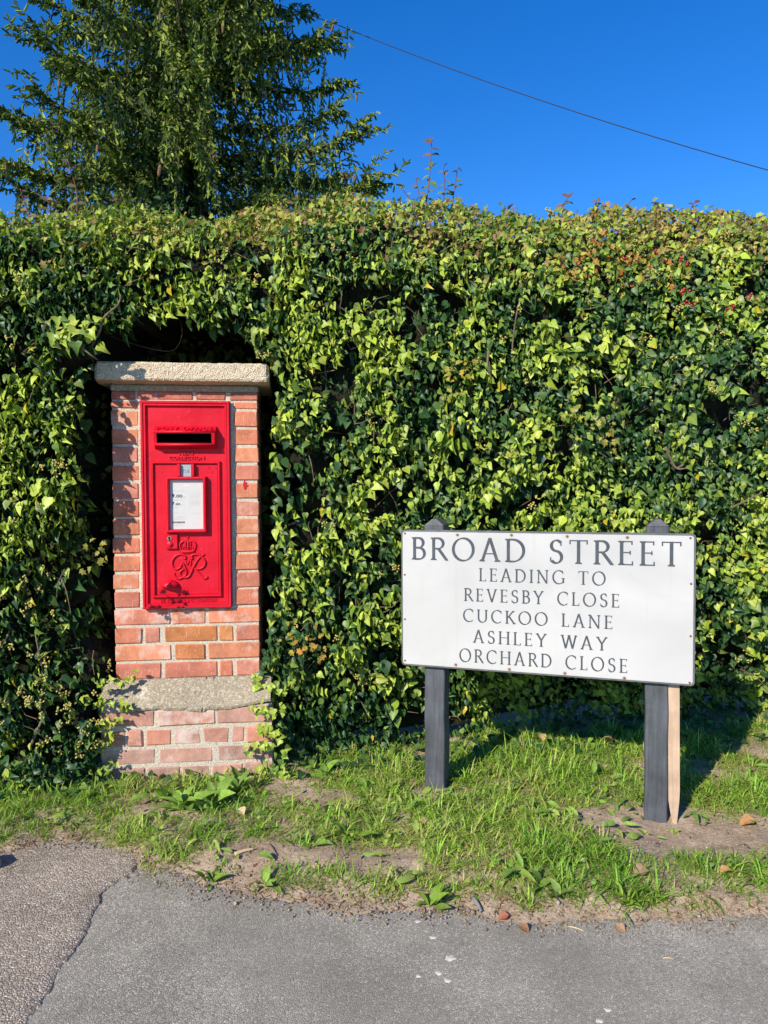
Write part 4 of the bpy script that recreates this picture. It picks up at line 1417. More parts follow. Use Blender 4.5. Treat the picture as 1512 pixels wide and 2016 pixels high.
# brownish hawthorn and bramble foliage along the top
N = 31000
x = RNG.uniform(-2.6, 2.6, N); s = RNG.uniform(0.55, 0.96, N); d = RNG.exponential(0.05, N) - 0.05
p, n, b = hedge_point(x, s, d)
brown = vnoise(x * 1.1, s * 6, 0, 71) * 0.45 + (s - 0.625) * 5.0 + 0.25 * vnoise(x * 5, s * 25, 0, 72)
k = (RNG.uniform(0, 1, N) < np.clip(brown + 0.12, 0.02, 1)) & (~in_cavity(p))
p, n, x, s = p[k], n[k], x[k], s[k]; N = len(p)
nr = unit(n * 0.6 + SUNV[None] * 0.3 + rand_dirs(N) * 0.9)
col = np.where((RNG.uniform(0, 1, N) < 0.58 + 0.35 * vnoise(x * 2, s * 9, 0, 111))[:, None], pick(BROWNG, N), np.where((RNG.uniform(0, 1, N) < .55)[:, None], pick(MIDG * 1.15, N), pick(YOUNG * 0.9, N))) * RNG.uniform(0.8, 1.2, (N, 1))
red = (np.hypot((x - 1.15) / 0.28, (p[:, 2] - 2.15) / 0.16) < 1) & (RNG.uniform(0, 1, N) < 0.22)
col[red] = (0.42, 0.13, 0.03)
sz = RNG.uniform(0.018, 0.038, N)
h2 = N // 2
for a, b_, tm_ in ((0, h2, HAW), (h2, N, SMALL)):
    so = scatter('top_foliage', tm_, p[a:b_] - HOFF, nr[a:b_], (np.array([0, -.2, -.3]) + RNG.normal(0, 1, (N, 3)))[a:b_], sz[a:b_], col[a:b_], M['dull_leaf'], hedge, True, None, RNG.uniform(0, .6, N)[a:b_])
    so['kind'] = 'stuff'
# autumn hawthorn sprays with a strong colour of their own
def spray(px_, py_, Y, n, colr, spread_, size, nm):
    c = np.array(at_depth(px_, py_, Y))
    pp_ = c + RNG.normal(0, 1, (n, 3)) * np.array([spread_, spread_ * .5, spread_])
    cc = np.array(colr) * RNG.uniform(0.6, 1.2, (n, 1)); gmix = RNG.uniform(0, .6, (n, 1)); cc = cc * (1 - gmix) + np.array([.22, .26, .05]) * gmix
    so = scatter(nm, HAW, pp_ - HOFF, unit(np.array([-0.3, -1, .5]) + rand_dirs(n) * .8), RNG.normal(0, 1, (n, 3)), RNG.uniform(size * .7, size * 1.25, n), cc, M['dull_leaf'], hedge, True, None, RNG.uniform(0, .8, n))
    so['kind'] = 'stuff'
for a, b_, Y, c in ((1178, 487, 3.35, (.55, .14, .03)), (1125, 535, 3.28, (.5, .17, .04)), (1245, 515, 3.38, (.5, .24, .06)), (1310, 530, 3.4, (.55, .20, .05)), (1290, 548, 3.4, (.5, .30, .08)), (905, 735, 3.12, (.48, .38, .05)),
                    (880, 750, 3.12, (.45, .38, .06)), (1130, 825, 3.2, (.46, .42, .06)), (1190, 845, 3.2, (.48, .36, .08)), (600, 1270, 2.98, (.5, .22, .04)), (585, 1262, 2.98, (.5, .40, .05)), (180, 1105, 2.78, (.3, .26, .05))):
    spray(a, b_, Y, 13, tuple(v * .85 for v in c), 0.034, 0.028, 'autumn_spray')
# ivy flower heads
um = MB()
uc = []
def umbel_at(p, r):
    for k in range(7):
        v = Vector((random.gauss(0, 1), random.gauss(-.6, 1), random.gauss(.2, 1))).normalized() * r
        um.ball(Vector(p) + v, 0.0042, None, None, 5, 3)
        um.tube([p, Vector(p) + v], 0.0009, 3, False)
hx = RNG.uniform(-2.3, 2.3, 520); hs_ = RNG.uniform(0.05, 0.8, 520)
hs_[:240] = RNG.uniform(.05, .42, 240); hx[:240] = RNG.uniform(-1.75, -1.05, 240)
hp, hn, hb = hedge_point(hx, hs_, RNG.uniform(-0.075, -0.02, 520))
cv = in_cavity(hp)
dens = 0.25 + 0.5 * np.clip((0.9 - hp[:, 2]) / 0.4, 0, 1) * (hp[:, 0] < -0.2) + 0.3 * np.clip((hp[:, 2] - 1.7) / 0.3, 0, 1)
for i in range(520):
    if not cv[i] and RNG.uniform() < dens[i] and hp[i, 2] > 0.2:
        for _ in range(random.randint(1, 3)):
            umbel_at(Vector(hp[i] - HOFF) + Vector((random.gauss(0, .02), random.gauss(0, .01), random.gauss(0, .02))), random.uniform(0.010, 0.018))
o = um.build('flower_heads', M['umbel'], hedge, True, fix=False); o['kind'] = 'stuff'
# red haws
hm = MB()
for a, b_ in ((1228, 512), (1345, 517), (1340, 578), (1352, 600), (1290, 500), (1430, 612), (1475, 582), (1100, 520)):
    c = at_depth(a, b_, 3.36)
    for k in range(5):
        hm.ball(Vector(c) - Vector(HOFF) + Vector((random.gauss(0, .012), random.gauss(-.02, .008), random.gauss(0, .012))), 0.0065, None, None, 7, 5)
o = hm.build('red_haws', M['berry'], hedge, True, fix=False); o['kind'] = 'stuff'
# woody stems showing through
STEMS = [[(100, 648, 2.86), (140, 668, 2.85), (180, 700, 2.86), (192, 708, 2.90)], [(175, 690, 2.95), (195, 655, 2.93), (205, 625, 2.92), (232, 600, 2.9), (238, 580, 2.9)],
         [(70, 620, 2.86), (110, 660, 2.86), (120, 690, 2.87)], [(210, 660, 3.2), (290, 685, 3.2), (340, 690, 3.22), (358, 660, 3.2), (355, 630, 3.2)], [(270, 605, 3.1), (310, 615, 3.1), (330, 628, 3.1)],
         [(962, 690, 3.12), (960, 720, 3.12), (968, 745, 3.14)], [(1310, 880, 3.25), (1330, 920, 3.27), (1350, 922, 3.24)], [(1345, 915, 3.3), (1330, 922, 3.28), (1320, 910, 3.26)],
         [(960, 1430, 3.6), (985, 1330, 3.5), (950, 1250, 3.4)], 
         [(640, 720, 3.2), (640, 820, 3.15), (600, 900, 3.15)], [(1050, 760, 3.3), (1010, 700, 3.25), (1020, 600, 3.2)], [(60, 1470, 2.85), (90, 1380, 2.9), (70, 1250, 2.9)],
         [(1440, 1000, 3.35), (1470, 985, 3.3), (1500, 970, 3.3)]]
for st_ in STEMS:
    pts = [Vector(at_depth(a, b_, Y)) - Vector(HOFF) for a, b_, Y in st_]
    pts = smooth_path(pts, 5); n = len(pts)
    MB().tube(pts, [(0.0022 if st_[0][0] in (210, 270) else 0.0058) * (1 - 0.6 * i / n) for i in range(n)], 6).build('stem', M['twig'], hedge, True)
tw = MB()
for i in range(900):
    xx = np.array([random.uniform(-2.4, 2.4)]); sv = np.array([random.uniform(0.02, 0.92)])
    p0, n0, _ = hedge_point(xx, sv, np.array([random.uniform(0.02, 0.16)]))
    dv = Vector((random.gauss(0, 1), random.gauss(-.5, .6), random.gauss(.3, 1))).normalized()
    a = Vector(p0[0] - HOFF); L_ = random.uniform(0.06, 0.18)
    if in_cavity(p0, .03)[0] or in_cavity(p0 + np.array([tuple(dv * L_)]), .03)[0]: continue
    mid = a + dv * L_ * .5 + Vector((random.gauss(0, .01), 0, random.gauss(0, .01)))
    tw.tube([a, mid, a + dv * L_ + Vector((0, 0, -.01))], [0.0024, 0.0018, 0.0009], 4, False)
o = tw.build('twigs', M['twig'], hedge, True, fix=False); o['kind'] = 'stuff'

# ------------------------------------------------------------------ leggy shoots above the hedge
def shoot(base, top, Y, label, nleaf=12, lsize=0.045, tint=(0.12, 0.17, 0.05), side=0):
    lsize *= 1.35; nleaf = int(nleaf * 1.4)
    a = at_depth(base[0], base[1], Y); b = at_depth(top[0], top[1], Y)
    e = empty('hedge_shoot', a)
    tag(e, label, 'shoot', 'leggy shoots growing out of the hedge top')
    d = b - a
    pts = smooth_path([Vector((0, 0, -0.12)), Vector((0, 0, 0)), d * 0.5 + Vector((random.gauss(0, .012), 0.02, 0)), d], 6)
    n = len(pts)
    MB().tube(pts, [0.0042 * (1 - .6 * i / n) for i in range(n)], 5).build('stem', M['redstem'], e, True)
    T, F = OVAL
    me = None
    for k in range(nleaf):
        t = 0.25 + 0.75 * (k + .5) / nleaf
        q = pts[min(n - 1, int(t * (n - 1)))]
        az = k * 2.4 + side
        tip = Vector((math.cos(az), math.sin(az) * .6, random.uniform(-.1, .5))).normalized()
        nn = Vector((random.gauss(-.2, .5), random.gauss(-.8, .4), .8)).normalized(); tip = (tip - nn * tip.dot(nn)).normalized(); xx = tip.cross(nn)
        s_ = lsize * (1.05 - 0.5 * t) * random.uniform(.8, 1.2)
        if me is None:
            me = np_mesh('leaf', T, F); me.materials.append(M['dull_obj'])
        o = bpy.data.objects.new('leaf', me); COL.objects.link(o); o.parent = e
        mt = Matrix((xx * s_ * 1.2, tip * s_, nn * s_)).transposed().to_4x4(); mt.translation = q
        o.matrix_basis = mt
        f = random.uniform(.7, 1.3)
        c = (0.15, 0.085, 0.06) if (t > .85 or random.random() < .15) else tint
        o.color = (c[0] * f, c[1] * f, c[2] * f, 1)


shoot((838, 412), (850, 272), 3.72, 'tallest leafy shoot standing up against the sky right of the spruce', 15, 0.05)
shoot((828, 412), (818, 348), 3.72, 'short shoot just left of the tallest hedge shoot', 7, 0.04)
shoot((872, 412), (873, 325), 3.70, 'middle shoot of the cluster right of the spruce', 10, 0.045)
shoot((890, 412), (902, 325), 3.74, 'right hand shoot of the cluster right of the spruce', 10, 0.045)
shoot((812, 415), (792, 372), 3.72, 'lowest leaning shoot at the left of the cluster', 5, 0.035)
shoot((1108, 418), (1128, 378), 3.85, 'small dark shoot on the hedge top above the words BROAD STREET', 6, 0.05)
shoot((1170, 424), (1178, 388), 3.86, 'low shoot on the hedge top, third from the right edge', 6, 0.04)
shoot((1235, 426), (1243, 393), 3.9, 'low shoot on the hedge top, second from the right edge', 7, 0.042)
shoot((1358, 430), (1368, 397), 3.95, 'shoot on the hedge top nearest the right edge of the picture', 8, 0.045)
shoot((690, 425), (688, 380), 3.62, 'reddish shoot on the hedge top in front of the right side of the spruce', 7, 0.045, (0.16, 0.08, 0.05))
shoot((150, 440), (132, 312), 3.3, 'tall reddish shoot in front of the left side of the spruce', 13, 0.048, (0.12, 0.11, 0.04))
shoot((60, 440), (40, 372), 3.3, 'leafy shoot on the hedge top at the far left', 10, 0.045, (0.13, 0.12, 0.04))
shoot((215, 440), (228, 385), 3.35, 'brownish shoot beside the tall reddish one at the left', 8, 0.045, (0.11, 0.12, 0.04))
shoot((100, 440), (92, 388), 3.28, 'short shoot between the far left one and the tall reddish one', 8, 0.045, (0.14, 0.11, 0.04))

# ------------------------------------------------------------------ spruce
TX, TY, TH = -3.2, 13.0, 15.5
spruce = empty('spruce_tree', (TX, TY, -0.06))
tag(spruce, 'big dark spruce with drooping branches and brown cones behind the hedge', 'tree')
tz = np.linspace(0, TH, 24)
MB().tube([(0.05 * math.sin(z * .7), 0.04 * math.cos(z * .9), z) for z in tz], [0.30 * (1 - z / TH) ** 0.8 + 0.015 for z in tz], 10).build('trunk', M['bark'], spruce, True)
br = MB()
SP, SD, SS_, SCc = [], [], [], []     # shoot position, direction, size, colour seed
cones = []


def bez(p0, p1, p2, p3, t):
    return p0 * (1 - t) ** 3 + p1 * 3 * t * (1 - t) ** 2 + p2 * 3 * t * t * (1 - t) + p3 * t ** 3


z = 2.0
wh = 0
while z < TH - 0.4:
    inview = z < 12.0
    nb = 8 if inview else 5
    for b_ in range(nb):
        az = 2 * math.pi * (b_ + 0.5 * (wh % 2)) / nb + random.uniform(-.3, .3)
        back = math.sin(az) > 0.35          # side away from the road
        zz = z + random.uniform(-.2, .2)
        L_ = 0.337 * (TH + 0.1 - zz) * random.uniform(0.72, 1.14) + 0.15
        if zz < 4.5: L_ *= 0.95
        dv = Vector((math.cos(az), math.sin(az), 0))
        p0 = Vector((0, 0, zz))
        p1 = p0 + dv * L_ * .35 + Vector((0, 0, 0.05 * L_))
        p2 = p0 + dv * L_ * .75 - Vector((0, 0, 0.18 * L_))
        p3 = p0 + dv * L_ - Vector((0, 0, random.uniform(-.10, .12) * L_))
        pts = [bez(p0, p1, p2, p3, t / 8) for t in range(9)]
        br.tube(pts, [0.045 * (L_ / 3) * (1 - .85 * i / 8) + 0.004 for i in range(9)], 5, False)
        nsec = int((27 if not back else 8) * L_ / 1.6) if inview else 8
        side = dv.cross(Vector((0, 0, 1)))
        for k in range(nsec):
            t = 0.10 + 0.90 * (k + random.random()) / nsec
            q = bez(p0, p1, p2, p3, min(t, 1))
            sgn = 1 if k % 2 else -1
            ln = random.uniform(0.28, 0.75) * (1.1 - 0.45 * t) * (0.65 + 0.2 * L_)
            # the secondary branch spreads sideways then hangs
            e1 = q + (side * sgn * random.uniform(.1, .6) + dv * random.uniform(0.1, .6)).normalized() * ln * 0.42 + Vector((0, 0, random.uniform(-.15, .08) * ln))
            e2 = e1 + (side * sgn * .25 + dv * .2) * ln * .4 - Vector((0, 0, ln * random.uniform(.55, 1.25)))
            if t > .85: e2 = e1 + dv * ln * .5 + Vector((0, 0, random.uniform(-.2, .25) * ln))
            sp_ = [q, q.lerp(e1, .5) + Vector((0, 0, .02)), e1, e1.lerp(e2, .5), e2]
            br.tube([sp_[0], sp_[2], sp_[4]], [0.007, 0.005, 0.002], 3, False)
            nsh = int((26 if not back else 5) * (0.4 + ln) * (0.35 if zz < 4.3 else 1)) if inview else 4
            for j in range(nsh):
                u = (j + random.random()) / nsh * (len(sp_) - 1.001)
                i0 = int(u); c = sp_[i0].lerp(sp_[i0 + 1], u - i0)
                ax_ = (sp_[i0 + 1] - sp_[i0]).normalized()
                rd = Vector((random.gauss(0, 1), random.gauss(0, 1), random.gauss(-.8, .6))).normalized()
                dd = (ax_ * 0.75 + rd * 0.75).normalized()
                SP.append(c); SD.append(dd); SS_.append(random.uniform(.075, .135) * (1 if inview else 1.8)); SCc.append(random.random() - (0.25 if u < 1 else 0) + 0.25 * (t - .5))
            if inview and not back and random.random() < 0.07 and t > .5:
                cones.append(e2 - Vector((0, 0, .02)))
    z += 0.50 if inview else 0.6
    wh += 1
br.build('limbs', M['bark'], spruce, True, fix=False)['kind'] = 'stuff'
for _ in range(7500):          # darker fill shoots added close to the trunk to close sky gaps
    zq = random.uniform(3.8, 11.5); rq = random.random() ** .7 * 0.335 * (TH - zq) * 0.52 + 0.12; aq = random.uniform(math.pi, 2 * math.pi) if random.random() < .7 else random.uniform(0, math.pi)
    SP.append(Vector((rq * math.cos(aq), rq * math.sin(aq), zq))); SD.append(Vector((math.cos(aq) * .5, math.sin(aq) * .5, random.gauss(-.9, .4))).normalized()); SS_.append(random.uniform(.10, .16)); SCc.append(random.random() * .5)
SP = np.array([tuple(v) for v in SP]); SD = np.array([tuple(v) for v in SD]); SS_ = np.array(SS_); SCc = np.array(SCc)
N = len(SP)
T = []; F = []
def finger(nx_, nz_, w):
    b = len(T)
    for x_, y_ in ((0, 0), (w, .2), (.85 * w, .82), (0, 1.03), (-.85 * w, .82), (-w, .2)): T.append((nx_ * x_, y_, nz_ * x_))
    F.extend([(b, b + 1, b + 5), (b + 1, b + 2, b + 4), (b + 1, b + 4, b + 5), (b + 2, b + 3, b + 4)])
finger(1, 0, .125); finger(0, 1, .125)
for k in range(3):
    a = k * 2.1 + .8; y0 = 0.15 + .25 * k; b = len(T)
    c, s_ = math.cos(a), math.sin(a)
    T.extend([(0, y0, 0), (c * .22, y0 + .24, s_ * .22), (0, y0 + .15, 0)]); F.append((b, b + 1, b + 2))
SHT = (np.array(T, float), np.array(F, int))
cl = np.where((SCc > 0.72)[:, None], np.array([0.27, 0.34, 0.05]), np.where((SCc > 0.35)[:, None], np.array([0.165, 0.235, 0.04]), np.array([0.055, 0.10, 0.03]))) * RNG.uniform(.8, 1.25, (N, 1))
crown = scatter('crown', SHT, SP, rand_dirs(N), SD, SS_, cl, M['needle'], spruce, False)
crown['kind'] = 'stuff'
cm = MB()
pts = [(0, 0, -0.145 * t) for t in np.linspace(0, 1, 11)]
cm.tube(pts, [0.006, .017, .021, .0225, .021, .023, .0205, .0215, .018, .014, .005], 8)
cme = cm.mesh('cone'); cme.materials.append(M['cone'])
for c in cones[:260]:
    o = bpy.data.objects.new('cone', cme); COL.objects.link(o); o.parent = spruce
    o.location = c; o.rotation_euler = (random.gauss(0, .15), random.gauss(0, .15), random.random() * 6)
    k = random.uniform(.8, 1.25); o.scale = (k, k, k)
print('spruce shoots', N, 'cones', len(cones))

# low shrubs behind the hedge at the foot of the spruce
def shrub(x, y, h, rx, n, label, pal, leaf, size, lobes):
    e = empty('shrub', (x, y, -0.06)); tag(e, label, 'shrub')
    m = MB()
    cen = []
    for i in range(lobes):
        a = random.random() * 6.28; r_ = random.random() ** .5 * rx * .8
        cen.append(Vector((r_ * math.cos(a), r_ * math.sin(a), h * random.uniform(.5, .95) * (1 - .3 * r_ / rx))))
        m.tube(smooth_path([(0.1 * math.cos(a), .1 * math.sin(a), 0), cen[-1] * .5 + Vector((0, 0, .2)), cen[-1]], 4), [0.03 - 0.0023 * j for j in range(9)], 5, False)
    m.build('trunk', M['bark'], e, True, fix=False)
    C = np.array([tuple(c) for c in cen]); idx = RNG.integers(0, lobes, n)
    rr = RNG.uniform(0.0, 1, (n, 1)) ** .4 * RNG.uniform(.5, 1, (lobes, 1))[idx]
    P = C[idx] + rand_dirs(n) * rr * np.array([rx * .5, rx * .5, h * .26])
    col = pick(pal, n) * RNG.uniform(.7, 1.25, (n, 1))
    o = scatter('crown', leaf, P, unit(np.array([-.2, -.6, .6]) + rand_dirs(n)), RNG.normal(0, 1, (n, 3)), RNG.uniform(size * .7, size * 1.2, n), col, M['dull_leaf'], e, True, None, RNG.uniform(0, .6, n))
    o['kind'] = 'stuff'


shrub(-2.35, 8.2, 4.1, 1.2, 5000, 'dark leafy shrub in the gap under the spruce branches', DARK * 1.1, OVAL, 0.085, 16)
shrub(-6.0, 9.5, 5.3, 1.5, 7000, 'dark evergreen shrub left of the spruce behind the hedge', DARK, OVAL, 0.09, 18)

# ------------------------------------------------------------------ overhead wire
wa = at_depth(655, 45, 14.5); wb_ = at_depth(1512, 335, 11.5)
dv = wb_ - wa
pts = []
for i in range(49):
    t = -1.4 + 3.6 * i / 48
    q = wa + dv * t; q.z -= 0.16 * (1 - (2 * min(max(t, 0), 1) - 1) ** 2) * 0.75
    pts.append(q - wa)
we = empty('overhead_wire', wa)
tag(we, 'single black overhead wire crossing the blue sky', 'wire')
MB().tube(pts, 0.0075, 6).build('cable', M['wire'], we, True)
MB().tube([dv * 0.0 + Vector((-.10, 0, .03)), Vector((.0, 0, .0)), dv * .012], [0.010, 0.017, 0.010], 7).build('splice', M['wire'], we, True)

# ------------------------------------------------------------------ grass
def spot(cx, cy_, rx, ry):
    c = ground_point(cx, cy_); e = ground_point(cx, cy_ + ry); f = ground_point(cx, cy_ - ry)
    return c.x, c.y, rx * c.y / 1456, abs(f.y - e.y) / 2


BARE = [spot(*a) + (w,) for a, w in (((1350, 1640, 170, 40), 1.3), ((1180, 1612, 90, 22), .8), ((1290, 1700, 45, 40), .8), ((620, 1690, 190, 22), 1.1), ((480, 1690, 70, 26), .8), ((620, 1580, 45, 22), .5), ((1270, 1792, 260, 16), 1.2),
                                     ((860, 1560, 60, 20), .5), ((120, 1672, 130, 10), 1.0), ((430, 1725, 90, 10), 1.0), ((800, 1772, 150, 10), .9), ((300, 1590, 40, 30), .5), ((780, 1690, 60, 18), .8), ((1490, 1790, 60, 12), .8), ((650, 1745, 60, 16), .7))]
LUSH = [spot(*a) + (w,) for a, w in (((1120, 1680, 130, 70), .9), ((1000, 1530, 180, 55), .8), ((420, 1560, 120, 40), .5), ((740, 1640, 80, 60), .6), ((110, 1590, 120, 40), .7), ((1420, 1700, 90, 30), .8), ((1450, 1580, 70, 40), .7),
                                     ((700, 1540, 70, 30), .4), ((1200, 1470, 230, 30), .7), ((880, 1640, 70, 50), .7), ((430, 1715, 40, 16), .9), ((240, 1580, 40, 40), .8), ((1230, 1760, 40, 26), 1.1), ((560, 1720, 40, 12), .7))]


def grass_density(x, y):
    g = 0.98 + 0.50 * vnoise(x * 4.5, y * 4.5, 0, 131) + 0.55 * vnoise(x * 12, y * 12, 0, 132) + 0.40 * vnoise(x * 27, y * 27, 0, 133)
    for cx, cy_, rx, ry, w in LUSH:
        g += w * np.exp(-((x - cx) / rx) ** 2 - ((y - cy_) / ry) ** 2)
    for cx, cy_, rx, ry, w in BARE:
        g -= w * 1.35 * np.exp(-(((x - cx) / rx) ** 2 + ((y - cy_) / ry) ** 2) ** 1.5)
    g -= np.clip(1 - (y - edge_y(x)) / 0.06, 0, 1) * 1.0
    ffy = np.interp(x, FXs, FYs) + 0.3 * np.interp(x, [-1.2, -0.5, 0.1, 0.7, 1.5], [0.05, 0.25, 0.55, 1.05, 1.15])
    g -= np.clip((y - ffy + 0.02) / 0.15, 0, 1) * 1.5
    return g


def in_posts(x, y, m_=0.01):
    r_ = np.zeros(len(x), bool)
    q = np.stack([x, y], 1)
    dx = x - SA.x; dy = y - SA.y
    u = dx * math.cos(SYAW) + dy * math.sin(SYAW); v = -dx * math.sin(SYAW) + dy * math.cos(SYAW)
    for a, b in ((.087, .166), (.902, 1.03)): r_ |= (u > a - m_) & (u < b + m_) & (v > .02 - m_) & (v < .112 + m_)
    pl_u, pl_d = pillar_local(np.stack([x, y, x * 0], 1))
    r_ |= (pl_u > PLX0 - m_) & (pl_u < PLX1 + m_) & (pl_d > -PLD - m_)
    return r_


def blades(N, lmin, lmax, wid, name, tuft=6, straw=0.08, flat=0.0, power=1.0, colset=None, thr_=0.35):
    nt = N // tuft
    x = RNG.uniform(-2.6, 2.6, nt); y = RNG.uniform(1.98, 4.0, nt)
    g = grass_density(x, y)
    k = RNG.uniform(0, 1, nt) < np.clip((g - thr_) * power, 0, 1)
    x, y, g = x[k], y[k], g[k]
    tl = RNG.uniform(.7, 1.25, len(x)) * np.clip(0.55 + 0.45 * g, .5, 1.5)
    tc = np.clip(RNG.normal(.5, .22, len(x)) + .35 * vnoise(x * 3.5, y * 3.5, 0, 151), 0, .999)
    x = np.repeat(x, tuft) + RNG.normal(0, .013, len(x) * tuft); y = np.repeat(y, tuft) + RNG.normal(0, .013, len(y) * tuft); tl = np.repeat(tl, tuft); tc = np.repeat(tc, tuft)
    k = ~in_posts(x, y); x, y, tl, tc = x[k], y[k], tl[k], tc[k]
    n = len(x)
    zz_ = verge_z(x, y) - 0.004
    az = RNG.uniform(0, 2 * math.pi, n); L = RNG.uniform(lmin, lmax, n) * tl
    lean = RNG.uniform(.1, 1.2, n) + flat
    cv_ = RNG.uniform(.2, 2.0, n)
    hd = np.stack([np.cos(az), np.sin(az), np.zeros(n)], 1); sd = np.stack([-np.sin(az), np.cos(az), np.zeros(n)], 1)
    w = wid * RNG.uniform(.6, 1.3, n)
    base = np.stack([x, y, zz_], 1)
    pos = [base]; ang = lean.copy(); cur = base
    for sgm in range(3):
        cur = cur + (hd * np.sin(ang)[:, None] + np.array([0, 0, 1.0]) * np.cos(ang)[:, None]) * (L / 3)[:, None]
        cur[:, 2] = np.maximum(cur[:, 2], zz_ + 0.005)
        pos.append(cur); ang = np.minimum(ang + cv_ * .45, 2.2)
    rows_ = []
    for i, q in enumerate(pos[:3]):
        ww = w * (1.0, .95, .65)[i] / 2
        rows_ += [q - sd * ww[:, None], q + sd * ww[:, None]]
    rows_.append(pos[3])
    V = np.stack(rows_, 1)
    Ft = np.array([(0, 1, 3), (0, 3, 2), (2, 3, 5), (2, 5, 4), (4, 5, 6)])
    FF = (Ft[None] + (np.arange(n) * 7)[:, None, None]).reshape(-1, 3)
    pal = np.array([(0.15, 0.30, 0.035), (0.20, 0.37, 0.04), (0.26, 0.43, 0.05), (0.33, 0.46, 0.07), (0.42, 0.46, 0.12)]) if colset is None else colset
    c = pal[(tc * len(pal)).astype(int) % len(pal)] * RNG.uniform(.75, 1.25, (n, 1))
    stw = RNG.uniform(0, 1, n) < straw
    c[stw] = np.array([0.36, 0.29, 0.14]) * RNG.uniform(.7, 1.2, (stw.sum(), 1))
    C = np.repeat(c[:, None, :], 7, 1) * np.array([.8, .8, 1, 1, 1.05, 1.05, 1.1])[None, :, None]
    print(name, n)
    return V.reshape(-1, 3), FF, C.reshape(-1, 3)


parts = [blades(210000, .020, .056, .0030, 'fine', 7, .17, 0.25, 1.2), blades(80000, .040, .090, .0050, 'long', 8, .06, 0.15, .8, None, .85),
         blades(48000, .02, .05, .0028, 'thatch', 4, .7, .8, 1.0, np.array([(0.22, 0.22, 0.06), (0.14, 0.18, 0.04)]), .05)]
off = 0; VV = []; FFs = []; CC = []
for a, b_, c in parts:
    VV.append(a); FFs.append(b_ + off); CC.append(c); off += len(a)
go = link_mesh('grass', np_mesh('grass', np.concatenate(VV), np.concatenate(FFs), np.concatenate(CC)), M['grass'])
tag(go, 'rough green grass growing on the verge between hedge and pavement', 'grass', kind='stuff')
# low creeping broad leaves among the grass
n = 5200
x = RNG.uniform(-2.4, 2.4, n); y = RNG.uniform(2.0, 3.9, n)
g = grass_density(x, y) + 0.5 * vnoise(x * 7, y * 7, 0, 141)
foot = np.interp(x, FXs, FYs)
k = ((RNG.uniform(0, 1, n) < np.clip(g * .35, 0, .5)) | ((y > foot - 0.12) & (y < foot + .35) & (RNG.uniform(0, 1, n) < .75))) & ~in_posts(x, y) & (y > edge_y(x) + .05)
x, y = x[k], y[k]; n = len(x)
P = np.stack([x, y, verge_z(x, y) + RNG.uniform(.004, .04, n)], 1)
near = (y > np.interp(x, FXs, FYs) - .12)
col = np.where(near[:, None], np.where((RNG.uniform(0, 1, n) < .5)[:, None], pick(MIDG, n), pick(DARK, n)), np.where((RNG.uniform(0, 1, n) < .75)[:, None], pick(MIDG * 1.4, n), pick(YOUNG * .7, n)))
gc = scatter('ground_cover', IVY_A, P, unit(np.array([-.1, -.35, 1]) + rand_dirs(n) * .55), RNG.normal(0, 1, (n, 3)) * np.array([1, 1, .2]), np.where(near, RNG.uniform(.022, .045, n), RNG.uniform(.010, .020, n)), col, M['dull_leaf'], None, True, None, RNG.uniform(0, .5, n))
tag(gc, 'small creeping leaves and weeds among the grass and under the hedge', 'ground cover', kind='stuff')
# coarser weed leaves mixed into the turf
n = 2600
x = RNG.uniform(-2.2, 2.2, n); y = RNG.uniform(2.0, 3.6, n)
g = vnoise(x * 5, y * 5, 0, 161) + .5 * vnoise(x * 14, y * 14, 0, 162)
k = (g > .05) & ~in_posts(x, y) & (y > edge_y(x) + .06) & (y < np.interp(x, FXs, FYs) + .2); x, y = x[k], y[k]; n = len(x)
P = np.stack([x, y, verge_z(x, y) + RNG.uniform(.004, .025, n)], 1)
sz = RNG.uniform(.025, .060, n)
wl = scatter('weed_leaves', OVAL, P, unit(np.array([-.1, -.3, 1]) + rand_dirs(n) * .75), RNG.normal(0, 1, (n, 3)) * np.array([1, 1, .45]), np.stack([sz * RNG.uniform(.5, 1.0, n), sz, sz], 1), np.array([(.17, .29, .045), (.22, .34, .05), (.13, .23, .04), (.27, .36, .07)])[RNG.integers(0, 4, n)] * RNG.uniform(.8, 1.2, (n, 1)), M['dull_leaf'], None, True, None, RNG.uniform(0, .7, n))
tag(wl, 'coarse green weed leaves matted into the verge grass', 'weeds', kind='stuff')
# dead leaf and straw litter along the pavement edge and under the hedge
n = 5200
x = RNG.uniform(-2.2, 2.2, n); y = np.where(RNG.uniform(0, 1, n) < .55, edge_y(x) + RNG.normal(.03, .035, n), RNG.uniform(2.1, 3.9, n))
k = ~in_posts(x, y); x, y = x[k], y[k]; n = len(x)
P = np.stack([x, y, np.maximum(verge_z(x, y), 0.0) + RNG.uniform(.001, .006, n)], 1)
col = np.array([(0.24, 0.15, 0.08), (0.32, 0.22, 0.12), (0.17, 0.09, 0.05), (0.40, 0.31, 0.19)])[RNG.integers(0, 4, n)]
sz = RNG.uniform(.005, .016, n)
lt = scatter('leaf_litter', OVAL, P, unit(np.array([0, 0, 1]) + rand_dirs(n) * .5), RNG.normal(0, 1, (n, 3)), np.stack([sz * RNG.uniform(.3, 1, n), sz * 1.5, sz], 1), col, M['dull_leaf'], None, True, None, RNG.uniform(0, .6, n))
tag(lt, 'dry brown leaf scraps and straw scattered along the pavement edge', 'leaf litter', kind='stuff')

